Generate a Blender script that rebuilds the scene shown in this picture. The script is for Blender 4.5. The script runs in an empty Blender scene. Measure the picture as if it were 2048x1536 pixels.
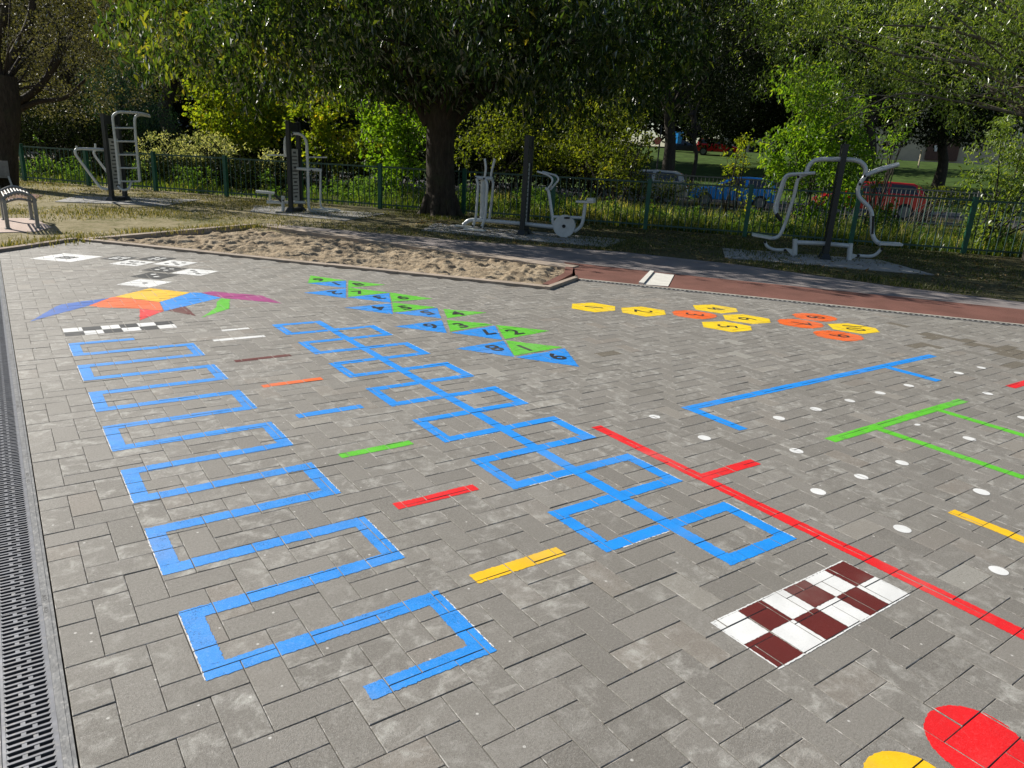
import bpy, math, random
import numpy as np
from mathutils import Vector, Matrix, noise

rng = np.random.default_rng(7)
random.seed(7)
SC = bpy.context.scene
COL = SC.collection

# ------------------------------------------------------------------ camera model
F = 1445.667                      # focal length in pixels of the 2048 wide photograph
PITCH, ROLL, YAW = (math.radians(a) for a in (17.45975, 3.26877, 35.811))
H = 1.35
cp, sp, cr, sr, cy, sy = (f(a) for a in (PITCH, ROLL, YAW) for f in (math.cos, math.sin))
RC = np.array([[cr, -sr, 0], [sr, cr, 0], [0, 0, 1]]) @ np.array([[1, 0, 0], [0, -sp, -cp], [0, cp, -sp]]) \
    @ np.array([[cy, -sy, 0], [sy, cy, 0], [0, 0, 1]])
FWD = np.array([sy, cy, 0.0])     # horizontal view direction


def ray(x, y):
    return RC.T @ np.array([(x - 1024) / F, (y - 768) / F, 1.0])


def gnd(x, y, z=0.0):             # the point at height z seen at pixel x, y of the photograph
    d = ray(x, y)
    t = (z - H) / d[2]
    return np.array([d[0] * t, d[1] * t, z])


def pt(x, y, D):                  # the point at horizontal depth D metres seen at pixel x, y
    d = ray(x, y)
    t = D / (d @ FWD)
    return np.array([d[0] * t, d[1] * t, H + d[2] * t])


def onplane(x, y, base, ddir, off=0.0):   # pixel on the vertical plane through base along ddir, moved off metres along its normal
    n = np.array([ddir[1], -ddir[0], 0.0])
    b = np.asarray(base) + n * off
    d = ray(x, y)
    t = ((b - np.array([0, 0, H])) @ n) / (d @ n)
    return np.array([d[0] * t, d[1] * t, H + d[2] * t])


# ------------------------------------------------------------------ mesh helpers
class MB:
    def __init__(s):
        s.v = []; s.f = []; s.a = []

    def add(s, v, f, a=0.0):
        o = len(s.v)
        s.v.extend([tuple(float(c) for c in p) for p in v])
        s.f.extend([tuple(i + o for i in q) for q in f])
        s.a.extend([a] * len(f))

    def box(s, c, size, rz=0.0, a=0.0, ax=None):
        hx, hy, hz = (d / 2 for d in size)
        c = np.asarray(c, float)
        if ax is None:
            X = np.array([math.cos(rz), math.sin(rz), 0]); Y = np.array([-math.sin(rz), math.cos(rz), 0]); Z = np.array([0, 0, 1.0])
        else:
            X, Y, Z = ax
        v = [c + X * hx * i + Y * hy * j + Z * hz * k for k in (-1, 1) for j in (-1, 1) for i in (-1, 1)]
        s.add(v, [(0, 2, 3, 1), (4, 5, 7, 6), (0, 1, 5, 4), (2, 6, 7, 3), (0, 4, 6, 2), (1, 3, 7, 5)], a)

    def prism(s, poly, z0, z1, a=0.0):
        n = len(poly)
        zs0 = z0 if hasattr(z0, '__len__') else [z0] * n
        zs1 = z1 if hasattr(z1, '__len__') else [z1] * n
        area = sum(poly[i][0] * poly[(i + 1) % n][1] - poly[(i + 1) % n][0] * poly[i][1] for i in range(n))
        idx = list(range(n)) if area > 0 else list(range(n))[::-1]
        v = [(poly[i][0], poly[i][1], zs0[i]) for i in idx] + [(poly[i][0], poly[i][1], zs1[i]) for i in idx]
        s.add(v, [tuple(range(n - 1, -1, -1)), tuple(range(n, 2 * n))] + [(i, (i + 1) % n, n + (i + 1) % n, n + i) for i in range(n)], a)

    def tube(s, pts, r, n=10, a=0.0, cap=True):
        P = np.asarray(pts, float)
        R = np.full(len(P), r, float) if np.isscalar(r) else np.asarray(r, float)
        T = np.gradient(P, axis=0)
        T /= np.linalg.norm(T, axis=1)[:, None] + 1e-12
        u = np.cross(T[0], [0.31, 0.17, 0.93]);
        if np.linalg.norm(u) < 1e-3: u = np.cross(T[0], [1, 0, 0])
        u /= np.linalg.norm(u)
        ang = np.linspace(0, 2 * np.pi, n, endpoint=False)
        V = []
        for i in range(len(P)):
            u = u - T[i] * (u @ T[i]); u /= np.linalg.norm(u)
            w = np.cross(T[i], u)
            V.append(P[i] + R[i] * (np.cos(ang)[:, None] * u + np.sin(ang)[:, None] * w))
        V = np.concatenate(V)
        f = []
        for i in range(len(P) - 1):
            for j in range(n):
                k = (j + 1) % n
                f.append((i * n + j, i * n + k, (i + 1) * n + k, (i + 1) * n + j))
        if cap:
            f.append(tuple(range(n - 1, -1, -1))); f.append(tuple((len(P) - 1) * n + j for j in range(n)))
        s.add(V, f, a)

    def disc(s, c, axis, r, th, n=24, a=0.0):
        axis = np.asarray(axis, float); axis /= np.linalg.norm(axis)
        c = np.asarray(c, float)
        s.tube([c - axis * th / 2, c + axis * th / 2], r, n, a)

    def build(s, name, mat=None, parent=None, smooth=False, attr=None):
        me = bpy.data.meshes.new(name)
        me.from_pydata(s.v, [], s.f)
        if attr:
            at = me.attributes.new(attr, 'FLOAT', 'FACE'); at.data.foreach_set('value', np.array(s.a, np.float32))
        if smooth:
            me.polygons.foreach_set('use_smooth', [True] * len(me.polygons))
        me.validate(); me.update()
        return link(name, me, mat, parent)


def link(name, me, mat=None, parent=None):
    o = bpy.data.objects.new(name, me)
    COL.objects.link(o)
    if mat is not None: me.materials.append(mat)
    if parent is not None:
        o.parent = parent
        o.matrix_parent_inverse = parent.matrix_world.inverted() if False else Matrix.Translation(-Vector(parent.location))
    return o


def fastmesh(name, V, FA, nper, mat, parent=None, attr=None, val=None, smooth=False):
    me = bpy.data.meshes.new(name)
    V = np.asarray(V, np.float32).reshape(-1, 3); FA = np.asarray(FA, np.int32).reshape(-1, nper)
    me.vertices.add(len(V)); me.vertices.foreach_set('co', V.ravel())
    me.loops.add(FA.size); me.loops.foreach_set('vertex_index', FA.ravel())
    me.polygons.add(len(FA)); me.polygons.foreach_set('loop_start', np.arange(0, FA.size, nper, dtype=np.int32))
    if attr:
        at = me.attributes.new(attr, 'FLOAT', 'FACE'); at.data.foreach_set('value', np.asarray(val, np.float32))
    me.polygons.foreach_set('use_smooth', [bool(smooth)] * len(FA))
    me.update(calc_edges=True)
    return link(name, me, mat, parent)


def tag(o, label, cat, group=None):
    o['label'] = label; o['category'] = cat
    if group: o['group'] = group
    return o


def struct(o, kind='structure'):
    o['kind'] = kind
    return o


def thing(name, loc, label, cat, group=None):
    o = bpy.data.objects.new(name, None); COL.objects.link(o)
    o.location = tuple(float(c) for c in loc); o.empty_display_size = 0.1
    return tag(o, label, cat, group)


def fillet(P, r=0.08, n=6):
    P = [np.asarray(p, float) for p in P]
    out = [P[0]]
    for i in range(1, len(P) - 1):
        a, b, c = P[i - 1], P[i], P[i + 1]
        d1 = min(r, np.linalg.norm(a - b) * 0.48); d2 = min(r, np.linalg.norm(c - b) * 0.48)
        p = b + (a - b) / (np.linalg.norm(a - b) + 1e-9) * d1; q = b + (c - b) / (np.linalg.norm(c - b) + 1e-9) * d2
        for t in np.linspace(0, 1, n):
            out.append((1 - t) ** 2 * p + 2 * t * (1 - t) * b + t * t * q)
    out.append(P[-1])
    return out


def catmull(P, n=5):
    P = [np.asarray(p, float) for p in P]
    Q = [2 * P[0] - P[1]] + P + [2 * P[-1] - P[-2]]
    out = []
    for i in range(1, len(Q) - 2):
        p0, p1, p2, p3 = Q[i - 1:i + 3]
        for t in np.linspace(0, 1, n, endpoint=False):
            out.append(0.5 * (2 * p1 + (p2 - p0) * t + (2 * p0 - 5 * p1 + 4 * p2 - p3) * t * t + (3 * p1 - p0 - 3 * p2 + p3) * t ** 3))
    out.append(P[-1])
    return np.array(out)


# ------------------------------------------------------------------ materials
def newmat(name):
    m = bpy.data.materials.new(name); m.use_nodes = True
    nt = m.node_tree; nt.nodes.clear()
    out = nt.nodes.new('ShaderNodeOutputMaterial')
    return m, nt, out


class N:
    def __init__(s, nt): s.nt = nt
    def __call__(s, typ, ins=None, **kw):
        n = s.nt.nodes.new('ShaderNode' + typ)
        for k, v in kw.items(): setattr(n, k, v)
        for k, v in (ins or {}).items():
            if isinstance(v, bpy.types.NodeSocket): s.nt.links.new(v, n.inputs[k])
            else: n.inputs[k].default_value = v
        return n
    def mix(s, f, a, b, blend='MIX'):
        n = s('Mix', data_type='RGBA', blend_type=blend)
        for i, v in ((0, f), (6, a), (7, b)):
            if isinstance(v, bpy.types.NodeSocket): s.nt.links.new(v, n.inputs[i])
            else: n.inputs[i].default_value = v if i == 0 else (tuple(v) + (1,))[:4]
        return n.outputs[2]
    def math(s, op, a, b=0.0, clamp=False):
        n = s('Math', operation=op, use_clamp=clamp)
        for i, v in ((0, a), (1, b)):
            if isinstance(v, bpy.types.NodeSocket): s.nt.links.new(v, n.inputs[i])
            else: n.inputs[i].default_value = v
        return n.outputs[0]
    def ramp(s, f, stops, interp='LINEAR'):
        n = s('ValToRGB', {0: f})
        e = n.color_ramp; e.interpolation = interp
        while len(e.elements) > 1: e.elements.remove(e.elements[-1])
        e.elements[0].position = stops[0][0]; e.elements[0].color = (tuple(stops[0][1]) + (1,))[:4]
        for p, c in stops[1:]:
            q = e.elements.new(p); q.color = (tuple(c) + (1,))[:4]
        return n.outputs[0]
    def noise(s, vec, scale, detail=3.0, rough=0.55, dist=0.0):
        return s('TexNoise', {'Vector': vec, 'Scale': scale, 'Detail': detail, 'Roughness': rough, 'Distortion': dist}).outputs[0]
    def step(s, v, a, b):
        n = s('MapRange', {0: v, 1: a, 2: b, 3: 0.0, 4: 1.0}, interpolation_type='SMOOTHSTEP')
        return n.outputs[0]
    def pos(s):
        return s('NewGeometry').outputs['Position']
    def scaled(s, v, sc):
        return s('Mapping', {'Vector': v, 'Scale': sc}).outputs[0]


def simple(name, col, rough=0.6, metal=0.0, spec=0.5, var=0.15, scale=8.0, bump=0.0, bscale=60.0, dirt=None):
    m, nt, out = newmat(name); n = N(nt)
    p = n.pos()
    v = n.noise(p, scale, 4)
    c = n.mix(n.step(v, 0.3, 0.75), tuple(x * (1 - var) for x in col), tuple(min(1, x * (1 + var)) for x in col))
    if dirt:
        c = n.mix(n.math('MULTIPLY', n.step(n.noise(p, scale * 2.3, 5, 0.65), 0.5, 0.75), 0.6), c, dirt)
    b = n('BsdfPrincipled', {'Base Color': c, 'Roughness': rough, 'Metallic': metal, 'Specular IOR Level': spec})
    if bump:
        bp = n('Bump', {'Height': n.noise(p, bscale, 4), 'Strength': bump, 'Distance': 0.01})
        nt.links.new(bp.outputs[0], b.inputs['Normal'])
    nt.links.new(b.outputs[0], out.inputs[0])
    return m


def m_paver():
    m, nt, out = newmat('paver_concrete'); n = N(nt)
    p = n.pos()
    ra_ = n('Attribute', attribute_name='rnd').outputs['Fac']
    isedge = n.math('GREATER_THAN', ra_, 1.5)
    r = n.math('SUBTRACT', ra_, n.math('MULTIPLY', isedge, 2.0))
    base = n.ramp(r, [(0.0, (.125, .103, .070)), (.08, (.170, .156, .134)), (.3, (.188, .173, .150)), (.6, (.207, .191, .166)), (.88, (.227, .210, .184)), (.95, (.218, .19, .158)), (1.0, (.30, .285, .25))])
    r2 = n.math('FRACT', n.math('MULTIPLY', r, 37.31))
    off = n('CombineXYZ', {0: n.math('MULTIPLY', r, 91.0), 1: n.math('MULTIPLY', r2, 57.0), 2: 0.0}).outputs[0]
    pp = n('VectorMath', {0: p, 1: off}, operation='ADD').outputs[0]
    # pale bloom, different on every block
    bl = n.noise(pp, 14.0, 8, 0.70, 0.4)
    bloom = n.math('MULTIPLY', n.step(bl, 0.45, 0.74), n.step(r2, 0.05, 1.0))
    c = n.mix(n.math('MULTIPLY', bloom, 0.9), base, (.50, .485, .44))
    mot = n.noise(pp, 130, 4, 0.7)
    c = n.mix(n.math('MULTIPLY', n.step(mot, 0.5, 0.68), 0.35), c, (.36, .345, .315))
    c = n.mix(n.math('MULTIPLY', n.step(mot, 0.47, 0.33), 0.4), c, (.095, .085, .07))
    edge_ = n.noise(n.scaled(pp, (3.0, 16.0, 1.0)), 2.2, 4, 0.6, 0.8)
    c = n.mix(n.math('MULTIPLY', n.step(edge_, 0.58, 0.72), n.math('MULTIPLY', n.step(r2, .55, .9), 0.5)), c, (.42, .40, .36))
    c = n.mix(n.math('MULTIPLY', n.step(n.noise(p, 1.1, 4), 0.45, 0.7), 0.22), c, (.15, .138, .112), 'MIX')
    sp1 = n.noise(p, 420, 2, 0.7)
    c = n.mix(n.math('MULTIPLY', n.step(sp1, 0.52, 0.72), 0.55), c, (.40, .385, .36))
    c = n.mix(n.math('MULTIPLY', n.step(sp1, 0.45, 0.3), 0.6), c, (.10, .09, .08))
    # paint and mortar specks
    vo = n('TexVoronoi', {'Vector': p, 'Scale': 26.0, 'Randomness': 1.0})
    spk = n.math('MULTIPLY', n.step(vo.outputs['Distance'], 0.13, 0.07), n.step(n('SeparateColor', {0: vo.outputs['Color']}).outputs[0], 0.80, 0.84))
    c = n.mix(n.math('MULTIPLY', spk, 0.8), c, (.62, .60, .56))
    # scuffs
    scu = n.noise(n.scaled(p, (2.0, 30.0, 1.0)), 3.0, 6, 0.7, 1.5)
    c = n.mix(n.math('MULTIPLY', n.step(scu, 0.66, 0.75), 0.35), c, (.5, .48, .45))
    c = n.mix(n.math('MULTIPLY', isedge, n.step(n.noise(p, 22, 4, .65), 0.50, 0.66)), c, (.46, .44, .41))
    b = n('BsdfPrincipled', {'Base Color': c, 'Roughness': 0.68, 'Specular IOR Level': 0.38})
    h = n.math('ADD', n.math('MULTIPLY', n.noise(p, 330, 3, 0.7), 1.0), n.math('MULTIPLY', n.noise(p, 60, 3), 0.5))
    bp = n('Bump', {'Height': h, 'Strength': 0.8, 'Distance': 0.003})
    nt.links.new(bp.outputs[0], b.inputs['Normal'])
    nt.links.new(b.outputs[0], out.inputs[0])
    return m


def m_paint(name, col, wear=0.12, pale=0.35, rough=0.55):
    m, nt, out = newmat(name); n = N(nt)
    p = n.pos()
    big = n.noise(p, 9.0, 4)
    c = n.mix(n.step(big, 0.3, 0.7), tuple(x * 0.86 for x in col), col)
    lt = tuple(min(0.9, x * 0.85 + 0.13) for x in col)
    blot = n.noise(p, 75.0, 4, 0.65)
    c = n.mix(n.math('MULTIPLY', n.step(blot, 0.54, 0.72), pale), c, lt)
    fine = n.noise(p, 330, 3, 0.75)
    c = n.mix(n.math('MULTIPLY', n.step(fine, 0.51, 0.64), pale), c, lt)
    c = n.mix(n.math('MULTIPLY', n.step(fine, 0.47, 0.34), 0.35), c, tuple(x * .55 for x in col))
    c = n.mix(n.math('MULTIPLY', n.step(n.noise(p, 2.3, 5, .6), .48, .75), .22), c, (.36, .34, .30))
    b = n('BsdfPrincipled', {'Base Color': c, 'Roughness': rough, 'Specular IOR Level': 0.4})
    bp = n('Bump', {'Height': n.noise(p, 330, 3, 0.7), 'Strength': 0.5, 'Distance': 0.0018})
    nt.links.new(bp.outputs[0], b.inputs['Normal'])
    w = n.math('MULTIPLY', n.step(n.math('ADD', n.math('MULTIPLY', n.noise(p, 210, 3, 0.7), 0.6), n.math('MULTIPLY', n.noise(p, 14, 3), 0.4)), 0.60 - wear * 0.4, 0.68 - wear * 0.4), min(1.0, wear * 5))
    t = n('BsdfTransparent')
    mx = n('MixShader', {0: w, 1: b.outputs[0], 2: t.outputs[0]})
    nt.links.new(mx.outputs[0], out.inputs[0])
    return m


def m_leaf(name, stops, trans=0.45, gloss=0.10, grough=0.5, tcol=(2.1, 2.05, 0.6)):
    m, nt, out = newmat(name); n = N(nt)
    r = n('Attribute', attribute_name='rnd').outputs['Fac']
    c = n.ramp(r, stops)
    d = n('BsdfDiffuse', {'Color': c})
    tc = n.mix(1.0, c, tcol, 'MULTIPLY')
    t = n('BsdfTranslucent', {'Color': tc})
    g = n('BsdfGlossy', {'Color': (1, 1, 1, 1), 'Roughness': grough})
    a = n('MixShader', {0: trans, 1: d.outputs[0], 2: t.outputs[0]})
    fr = n('Fresnel', {'IOR': 1.4})
    b = n('MixShader', {0: n.math('MULTIPLY', fr.outputs[0], gloss * 2.2, True), 1: a.outputs[0], 2: g.outputs[0]})
    nt.links.new(b.outputs[0], out.inputs[0])
    return m


def m_bark(name, col):
    m, nt, out = newmat(name); n = N(nt)
    p = n.pos()
    s1 = n.noise(n.scaled(p, (9, 9, 2.2)), 2.2, 6, 0.65, 0.8)
    c = n.ramp(s1, [(.3, tuple(x * .45 for x in col)), (.55, col), (.75, tuple(min(1, x * 1.6) for x in col))])
    c = n.mix(n.math('MULTIPLY', n.step(n.noise(p, 3, 3), .5, .7), .35), c, (.05, .06, .03))
    b = n('BsdfPrincipled', {'Base Color': c, 'Roughness': 0.9, 'Specular IOR Level': 0.2})
    bp = n('Bump', {'Height': s1, 'Strength': 0.9, 'Distance': 0.03})
    nt.links.new(bp.outputs[0], b.inputs['Normal'])
    nt.links.new(b.outputs[0], out.inputs[0])
    return m


def m_ground():
    m, nt, out = newmat('lawn_ground'); n = N(nt)
    p = n.pos()
    a = n.noise(p, 0.55, 5, 0.6); b_ = n.noise(p, 3.5, 5, 0.65); f = n.noise(p, 45, 4, 0.7)
    k = n.math('ADD', n.math('MULTIPLY', a, 0.55), n.math('MULTIPLY', b_, 0.45))
    c = n.ramp(k, [(.32, (.07, .08, .025)), (.41, (.15, .15, .055)), (.48, (.28, .24, .13)), (.6, (.40, .34, .22))])
    m9 = n.noise(p, 14, 6, .75)
    c = n.mix(n.math('MULTIPLY', n.step(m9, .5, .66), .6), c, (.42, .36, .23))
    c = n.mix(n.math('MULTIPLY', n.step(m9, .47, .34), .6), c, (.075, .075, .028))
    c = n.mix(n.math('MULTIPLY', n.step(f, .5, .7), .5), c, (.36, .31, .19))
    c = n.mix(n.math('MULTIPLY', n.step(f, .46, .3), .5), c, (.05, .05, .02))
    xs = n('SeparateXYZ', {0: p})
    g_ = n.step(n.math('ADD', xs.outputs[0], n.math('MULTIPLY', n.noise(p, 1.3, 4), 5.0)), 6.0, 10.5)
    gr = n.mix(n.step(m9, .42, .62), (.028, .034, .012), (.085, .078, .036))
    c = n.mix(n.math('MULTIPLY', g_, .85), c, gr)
    b = n('BsdfPrincipled', {'Base Color': c, 'Roughness': 0.95, 'Specular IOR Level': 0.1})
    bp = n('Bump', {'Height': f, 'Strength': 0.8, 'Distance': 0.04})
    nt.links.new(bp.outputs[0], b.inputs['Normal'])
    nt.links.new(b.outputs[0], out.inputs[0])
    return m


def m_sand():
    m, nt, out = newmat('pit_sand'); n = N(nt)
    p = n.pos()
    v = n.noise(p, 5, 5, .6); f = n.noise(p, 60, 4, .7)
    c = n.ramp(v, [(.3, (.22, .165, .11)), (.5, (.33, .26, .175)), (.7, (.44, .36, .255))])
    c = n.mix(n.math('MULTIPLY', n.step(f, .5, .72), .4), c, (.56, .48, .37))
    b = n('BsdfPrincipled', {'Base Color': c, 'Roughness': 0.95, 'Specular IOR Level': 0.1})
    bp = n('Bump', {'Height': n.math('ADD', f, n.math('MULTIPLY', n.noise(p, 18, 4, .6), 1.5)), 'Strength': 0.7, 'Distance': 0.02})
    nt.links.new(bp.outputs[0], b.inputs['Normal'])
    nt.links.new(b.outputs[0], out.inputs[0])
    return m


def m_tarmac(name, lo, hi, spec=(.3, .28, .26)):
    m, nt, out = newmat(name); n = N(nt)
    p = n.pos()
    v = n.noise(p, 2.2, 5, .6); f = n.noise(p, 160, 3, .7)
    c = n.mix(n.step(v, .3, .7), lo, hi)
    c = n.mix(n.math('MULTIPLY', n.step(f, .52, .7), .45), c, spec)
    c = n.mix(n.math('MULTIPLY', n.step(f, .46, .32), .45), c, tuple(x * .4 for x in lo))
    b = n('BsdfPrincipled', {'Base Color': c, 'Roughness': 0.85, 'Specular IOR Level': 0.25})
    bp = n('Bump', {'Height': f, 'Strength': 0.6, 'Distance': 0.004})
    nt.links.new(bp.outputs[0], b.inputs['Normal'])
    nt.links.new(b.outputs[0], out.inputs[0])
    return m


M = {}
M['paver'] = m_paver()
M['joint'] = m_tarmac('joint_sand', (.10, .085, .068), (.17, .15, .12), (.26, .23, .19))
M['blue'] = m_paint('paint_blue', (.005, .255, .76), .10, .6)
M['blue2'] = m_paint('paint_blue_fresh', (.004, .265, .80), .05, .3)
M['dblue'] = m_paint('paint_dark_blue', (.006, .11, .48), .08, .3)
M['red'] = m_paint('paint_red', (.78, .008, .010), .04, .22)
M['green'] = m_paint('paint_green', (.11, .53, .018), .10, .40)
M['yellow'] = m_paint('paint_yellow', (.88, .52, .006), .04, .15)
M['lemon'] = m_paint('paint_lemon', (.90, .62, .008), .04, .15)
M['orange'] = m_paint('paint_orange', (.84, .135, .012), .06, .25)
M['white'] = m_paint('paint_white', (.78, .78, .76), .03, .0)
M['brown'] = m_paint('paint_maroon', (.125, .015, .010), .03, .08)
M['black'] = m_paint('paint_black', (.022, .023, .024), .05, .10)
M['purple'] = m_paint('paint_magenta', (.36, .035, .20), .05, .25)
M['sand'] = m_sand()
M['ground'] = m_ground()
M['path'] = m_tarmac('path_tarmac', (.17, .15, .145), (.24, .21, .20))
M['redrub'] = m_tarmac('red_rubber', (.125, .054, .040), (.18, .079, .060), (.29, .17, .135))
M['road'] = m_tarmac('road_asphalt', (.045, .045, .047), (.065, .065, .066), (.12, .12, .12))
M['kerb'] = simple('kerb_concrete', (.34, .275, .215), .9, var=.2, scale=6, bump=.4, bscale=120, dirt=(.26, .2, .16))
M['kerbdark'] = simple('kerb_timber', (.30, .235, .19), .9, var=.25, scale=6, bump=.4, bscale=120, dirt=(.12, .10, .08))
M['edgepale'] = simple('drain_edge_concrete', (.40, .375, .32), .88, var=.2, scale=5, bump=.3, bscale=120, dirt=(.24, .21, .17))
M['pale'] = simple('pale_concrete', (.62, .60, .54), .85, var=.08, scale=8, bump=.3, bscale=120, dirt=(.45, .42, .36))
M['slab'] = m_tarmac('slab_concrete', (.26, .25, .24), (.34, .33, .31), (.42, .41, .39))
M['pinkslab'] = m_tarmac('pink_slab', (.42, .32, .27), (.52, .41, .35), (.6, .5, .44))
M['galv'] = simple('galvanised_steel', (.095, .098, .102), .5, .35, var=.22, scale=22, bump=.1, dirt=(.30, .29, .28))
M['grate'] = simple('grating_iron', (.105, .11, .125), .45, .5, var=.2, scale=25, dirt=(.2, .19, .18))
M['hole'] = simple('drain_black', (.006, .006, .006), .95, spec=.1)  # plain near-black for the channel floor and the slot teeth
M['silver'] = simple('silver_grey_steel', (.52, .545, .55), .38, .15, var=.06, scale=12, dirt=(.42, .43, .42))
M['charcoal'] = simple('charcoal_steel', (.014, .017, .018), .5, .05, var=.15, scale=10)
M['panel'] = simple('instruction_plate', (.40, .40, .37), .5, var=.1, scale=14)
M['ink'] = simple('panel_ink', (.05, .05, .05), .6)
M['rubber'] = simple('black_rubber', (.012, .012, .013), .7)
M['fgreen'] = simple('green_fence_paint', (.012, .095, .062), .45, .1, var=.15, scale=9)
M['fgreen2'] = simple('dark_green_rail', (.035, .085, .068), .5, .1, var=.2, scale=9)
M['rail'] = simple('grey_railing', (.20, .20, .19), .5, .3, var=.2, scale=9)
M['bark'] = m_bark('bark_brown', (.05, .040, .031))
M['barkdark'] = m_bark('bark_dark', (.05, .043, .036))
M['branch'] = m_bark('branch_grey', (.16, .14, .115))
M['wallcream'] = simple('cream_render', (.55, .48, .34), .9, var=.08, scale=1.5, dirt=(.42, .36, .26))
M['brownwood'] = simple('brown_joinery', (.10, .045, .03), .6, var=.2, scale=5)
M['roof'] = simple('slate_roof', (.09, .09, .10), .8, var=.2, scale=5, bump=.4, bscale=20)
M['glass'] = simple('window_glass', (.02, .025, .03), .06, 0, .8, var=.05)
M['carblue'] = simple('car_paint_blue', (.015, .27, .75), .18, .2, .7, var=.04)
M['carred'] = simple('car_paint_red', (.60, .012, .014), .2, .1, .7, var=.04)
M['carblack'] = simple('car_paint_dark', (.03, .035, .045), .18, .3, .7, var=.04)
M['carsilver'] = simple('car_paint_silver', (.48, .46, .40), .22, .4, .7, var=.04)
M['chrome'] = simple('car_trim', (.6, .6, .6), .25, .9)
M['lamp'] = simple('lamp_lens', (.65, .66, .66), .15, 0, .7)
M['lampred'] = simple('red_lamp_lens', (.45, .02, .015), .15, 0, .7)

# ------------------------------------------------------------------ paving
U0, V0, P = -0.005, 0.040, 0.1     # lattice of the herringbone (0.2 x 0.1 m blocks)
LDIR = np.array([0.630, -0.777]); 
EDGE = [(0.0, -.75), (0.0, 10.02), (0.87, 10.95), (4.80, 6.10), (5.57, 6.53), (11.14, -.75)]


def inside(x, y, poly):
    c = False; n = len(poly)
    for i in range(n):
        (x1, y1), (x2, y2) = poly[i], poly[(i + 1) % n]
        if (y1 > y) != (y2 > y) and x < (x2 - x1) * (y - y1) / (y2 - y1) + x1: c = not c
    return c


class Paver:
    __slots__ = ('x0', 'y0', 'x1', 'y1', 'h', 'tx', 'ty', 'r')
    def z(s, x, y): return s.h + s.tx * (x - (s.x0 + s.x1) / 2) + s.ty * (y - (s.y0 + s.y1) / 2)


PAV = {}
OLP = [((6.85, 3.13), (6.90, 3.02)), ((6.88, 3.05), (6.92, 2.78)), ((6.94, 2.79), (6.89, 2.51)), ((6.90, 2.51), (7.05, 2.43)), ((6.72, 2.41), (6.84, 2.28)), ((6.49, 2.22), (6.50, 2.10)), ((6.26, 2.92), (6.44, 2.90)), ((6.44, 2.90), (6.42, 2.75))]
OLIVE = [(7.08, 3.365), (3.59, 3.815)]
for (xa, ya), (xb, yb) in OLP:
    for t_ in np.linspace(0, 1, max(2, int(math.hypot(xb - xa, yb - ya) / .04))): OLIVE.append((xa + (xb - xa) * t_, ya + (yb - ya) * t_))
GAP = 0.0009
for r in range(-9, 112):
    for c in range(-1, 114):
        if (c - r + 2) % 4 == 0: w, h = 2, 1
        elif (c - r - 1) % 4 == 0: w, h = 1, 2
        else: continue
        x0, y0 = U0 + c * P, V0 + r * P
        x1, y1 = x0 + w * P, y0 + h * P
        x0 = max(x0, 0.0)
        mx, my = (x0 + x1) / 2, (y0 + y1) / 2
        if not inside(mx, my, EDGE): continue
        d = mx * sy + my * cy; lat = mx * cy - my * sy
        if d < -.6 or abs(lat) > 1.0 * max(d, 0) + 2.6: continue
        q = Paver(); q.x0, q.y0, q.x1, q.y1 = x0 + GAP, y0 + GAP, x1 - GAP, y1 - GAP
        q.h = random.gauss(0, .0005); q.tx = random.gauss(0, .005); q.ty = random.gauss(0, .005)
        q.r = min(1, max(.1, random.betavariate(2.2, 2.0)))
        if random.random() < .05: q.r = random.uniform(.9, 1)
        for ou, ov in OLIVE:
            if x0 <= ou < x1 and y0 <= ov < y1: q.r = 0.0
        PAV[(c, r)] = q


def pavers_over(xa, ya, xb, yb):
    for c in range(int((xa - U0) / P) - 2, int((xb - U0) / P) + 2):
        for r in range(int((ya - V0) / P) - 2, int((yb - V0) / P) + 2):
            q = PAV.get((c, r))
            if q and q.x1 > xa and q.x0 < xb and q.y1 > ya and q.y0 < yb: yield q


pv, pf, pa = [], [], []
BV = 0.0015
for q in PAV.values():
    o = len(pv)
    cx = [(q.x0, q.y0), (q.x1, q.y0), (q.x1, q.y1), (q.x0, q.y1)]
    jx = [random.uniform(-.0006, .0006) for _ in range(8)]
    ci = [(q.x0 + BV + jx[0], q.y0 + BV + jx[1]), (q.x1 - BV + jx[2], q.y0 + BV + jx[3]), (q.x1 - BV + jx[4], q.y1 - BV + jx[5]), (q.x0 + BV + jx[6], q.y1 - BV + jx[7])]
    pv += [(x, y, -.03) for x, y in cx] + [(x, y, q.z(x, y) - .0014) for x, y in cx] + [(x, y, q.z(x, y)) for x, y in ci]
    pf += [(o + 8, o + 9, o + 10, o + 11)]
    for i in range(4):
        j = (i + 1) % 4
        pf += [(o + i, o + j, o + 4 + j, o + 4 + i), (o + 4 + i, o + 4 + j, o + 8 + j, o + 8 + i)]
    pa += [q.r] + [q.r, q.r + 2] * 4
struct(fastmesh('paving', pv, pf, 4, M['paver'], attr='rnd', val=pa))
jb = MB(); jb.prism([(0.0, -.78), (11.16, -.78), (5.55, 6.6), (4.85, 6.2), (.87, 11.0), (0.0, 10.1)], -.034, -.0052)
struct(jb.build('paving_joints', M['joint']))


# ------------------------------------------------------------------ painted marks (clipped to every block, so that the joints stay open)
def clip(poly, axis, val, keep_less):
    out = []
    n = len(poly)
    for i in range(n):
        a, b = poly[i], poly[(i + 1) % n]
        ina = (a[axis] <= val) == keep_less or a[axis] == val; inb = (b[axis] <= val) == keep_less or b[axis] == val
        if ina: out.append(a)
        if ina != inb:
            t = (val - a[axis]) / (b[axis] - a[axis])
            out.append((a[0] + t * (b[0] - a[0]), a[1] + t * (b[1] - a[1])))
    return out


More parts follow.
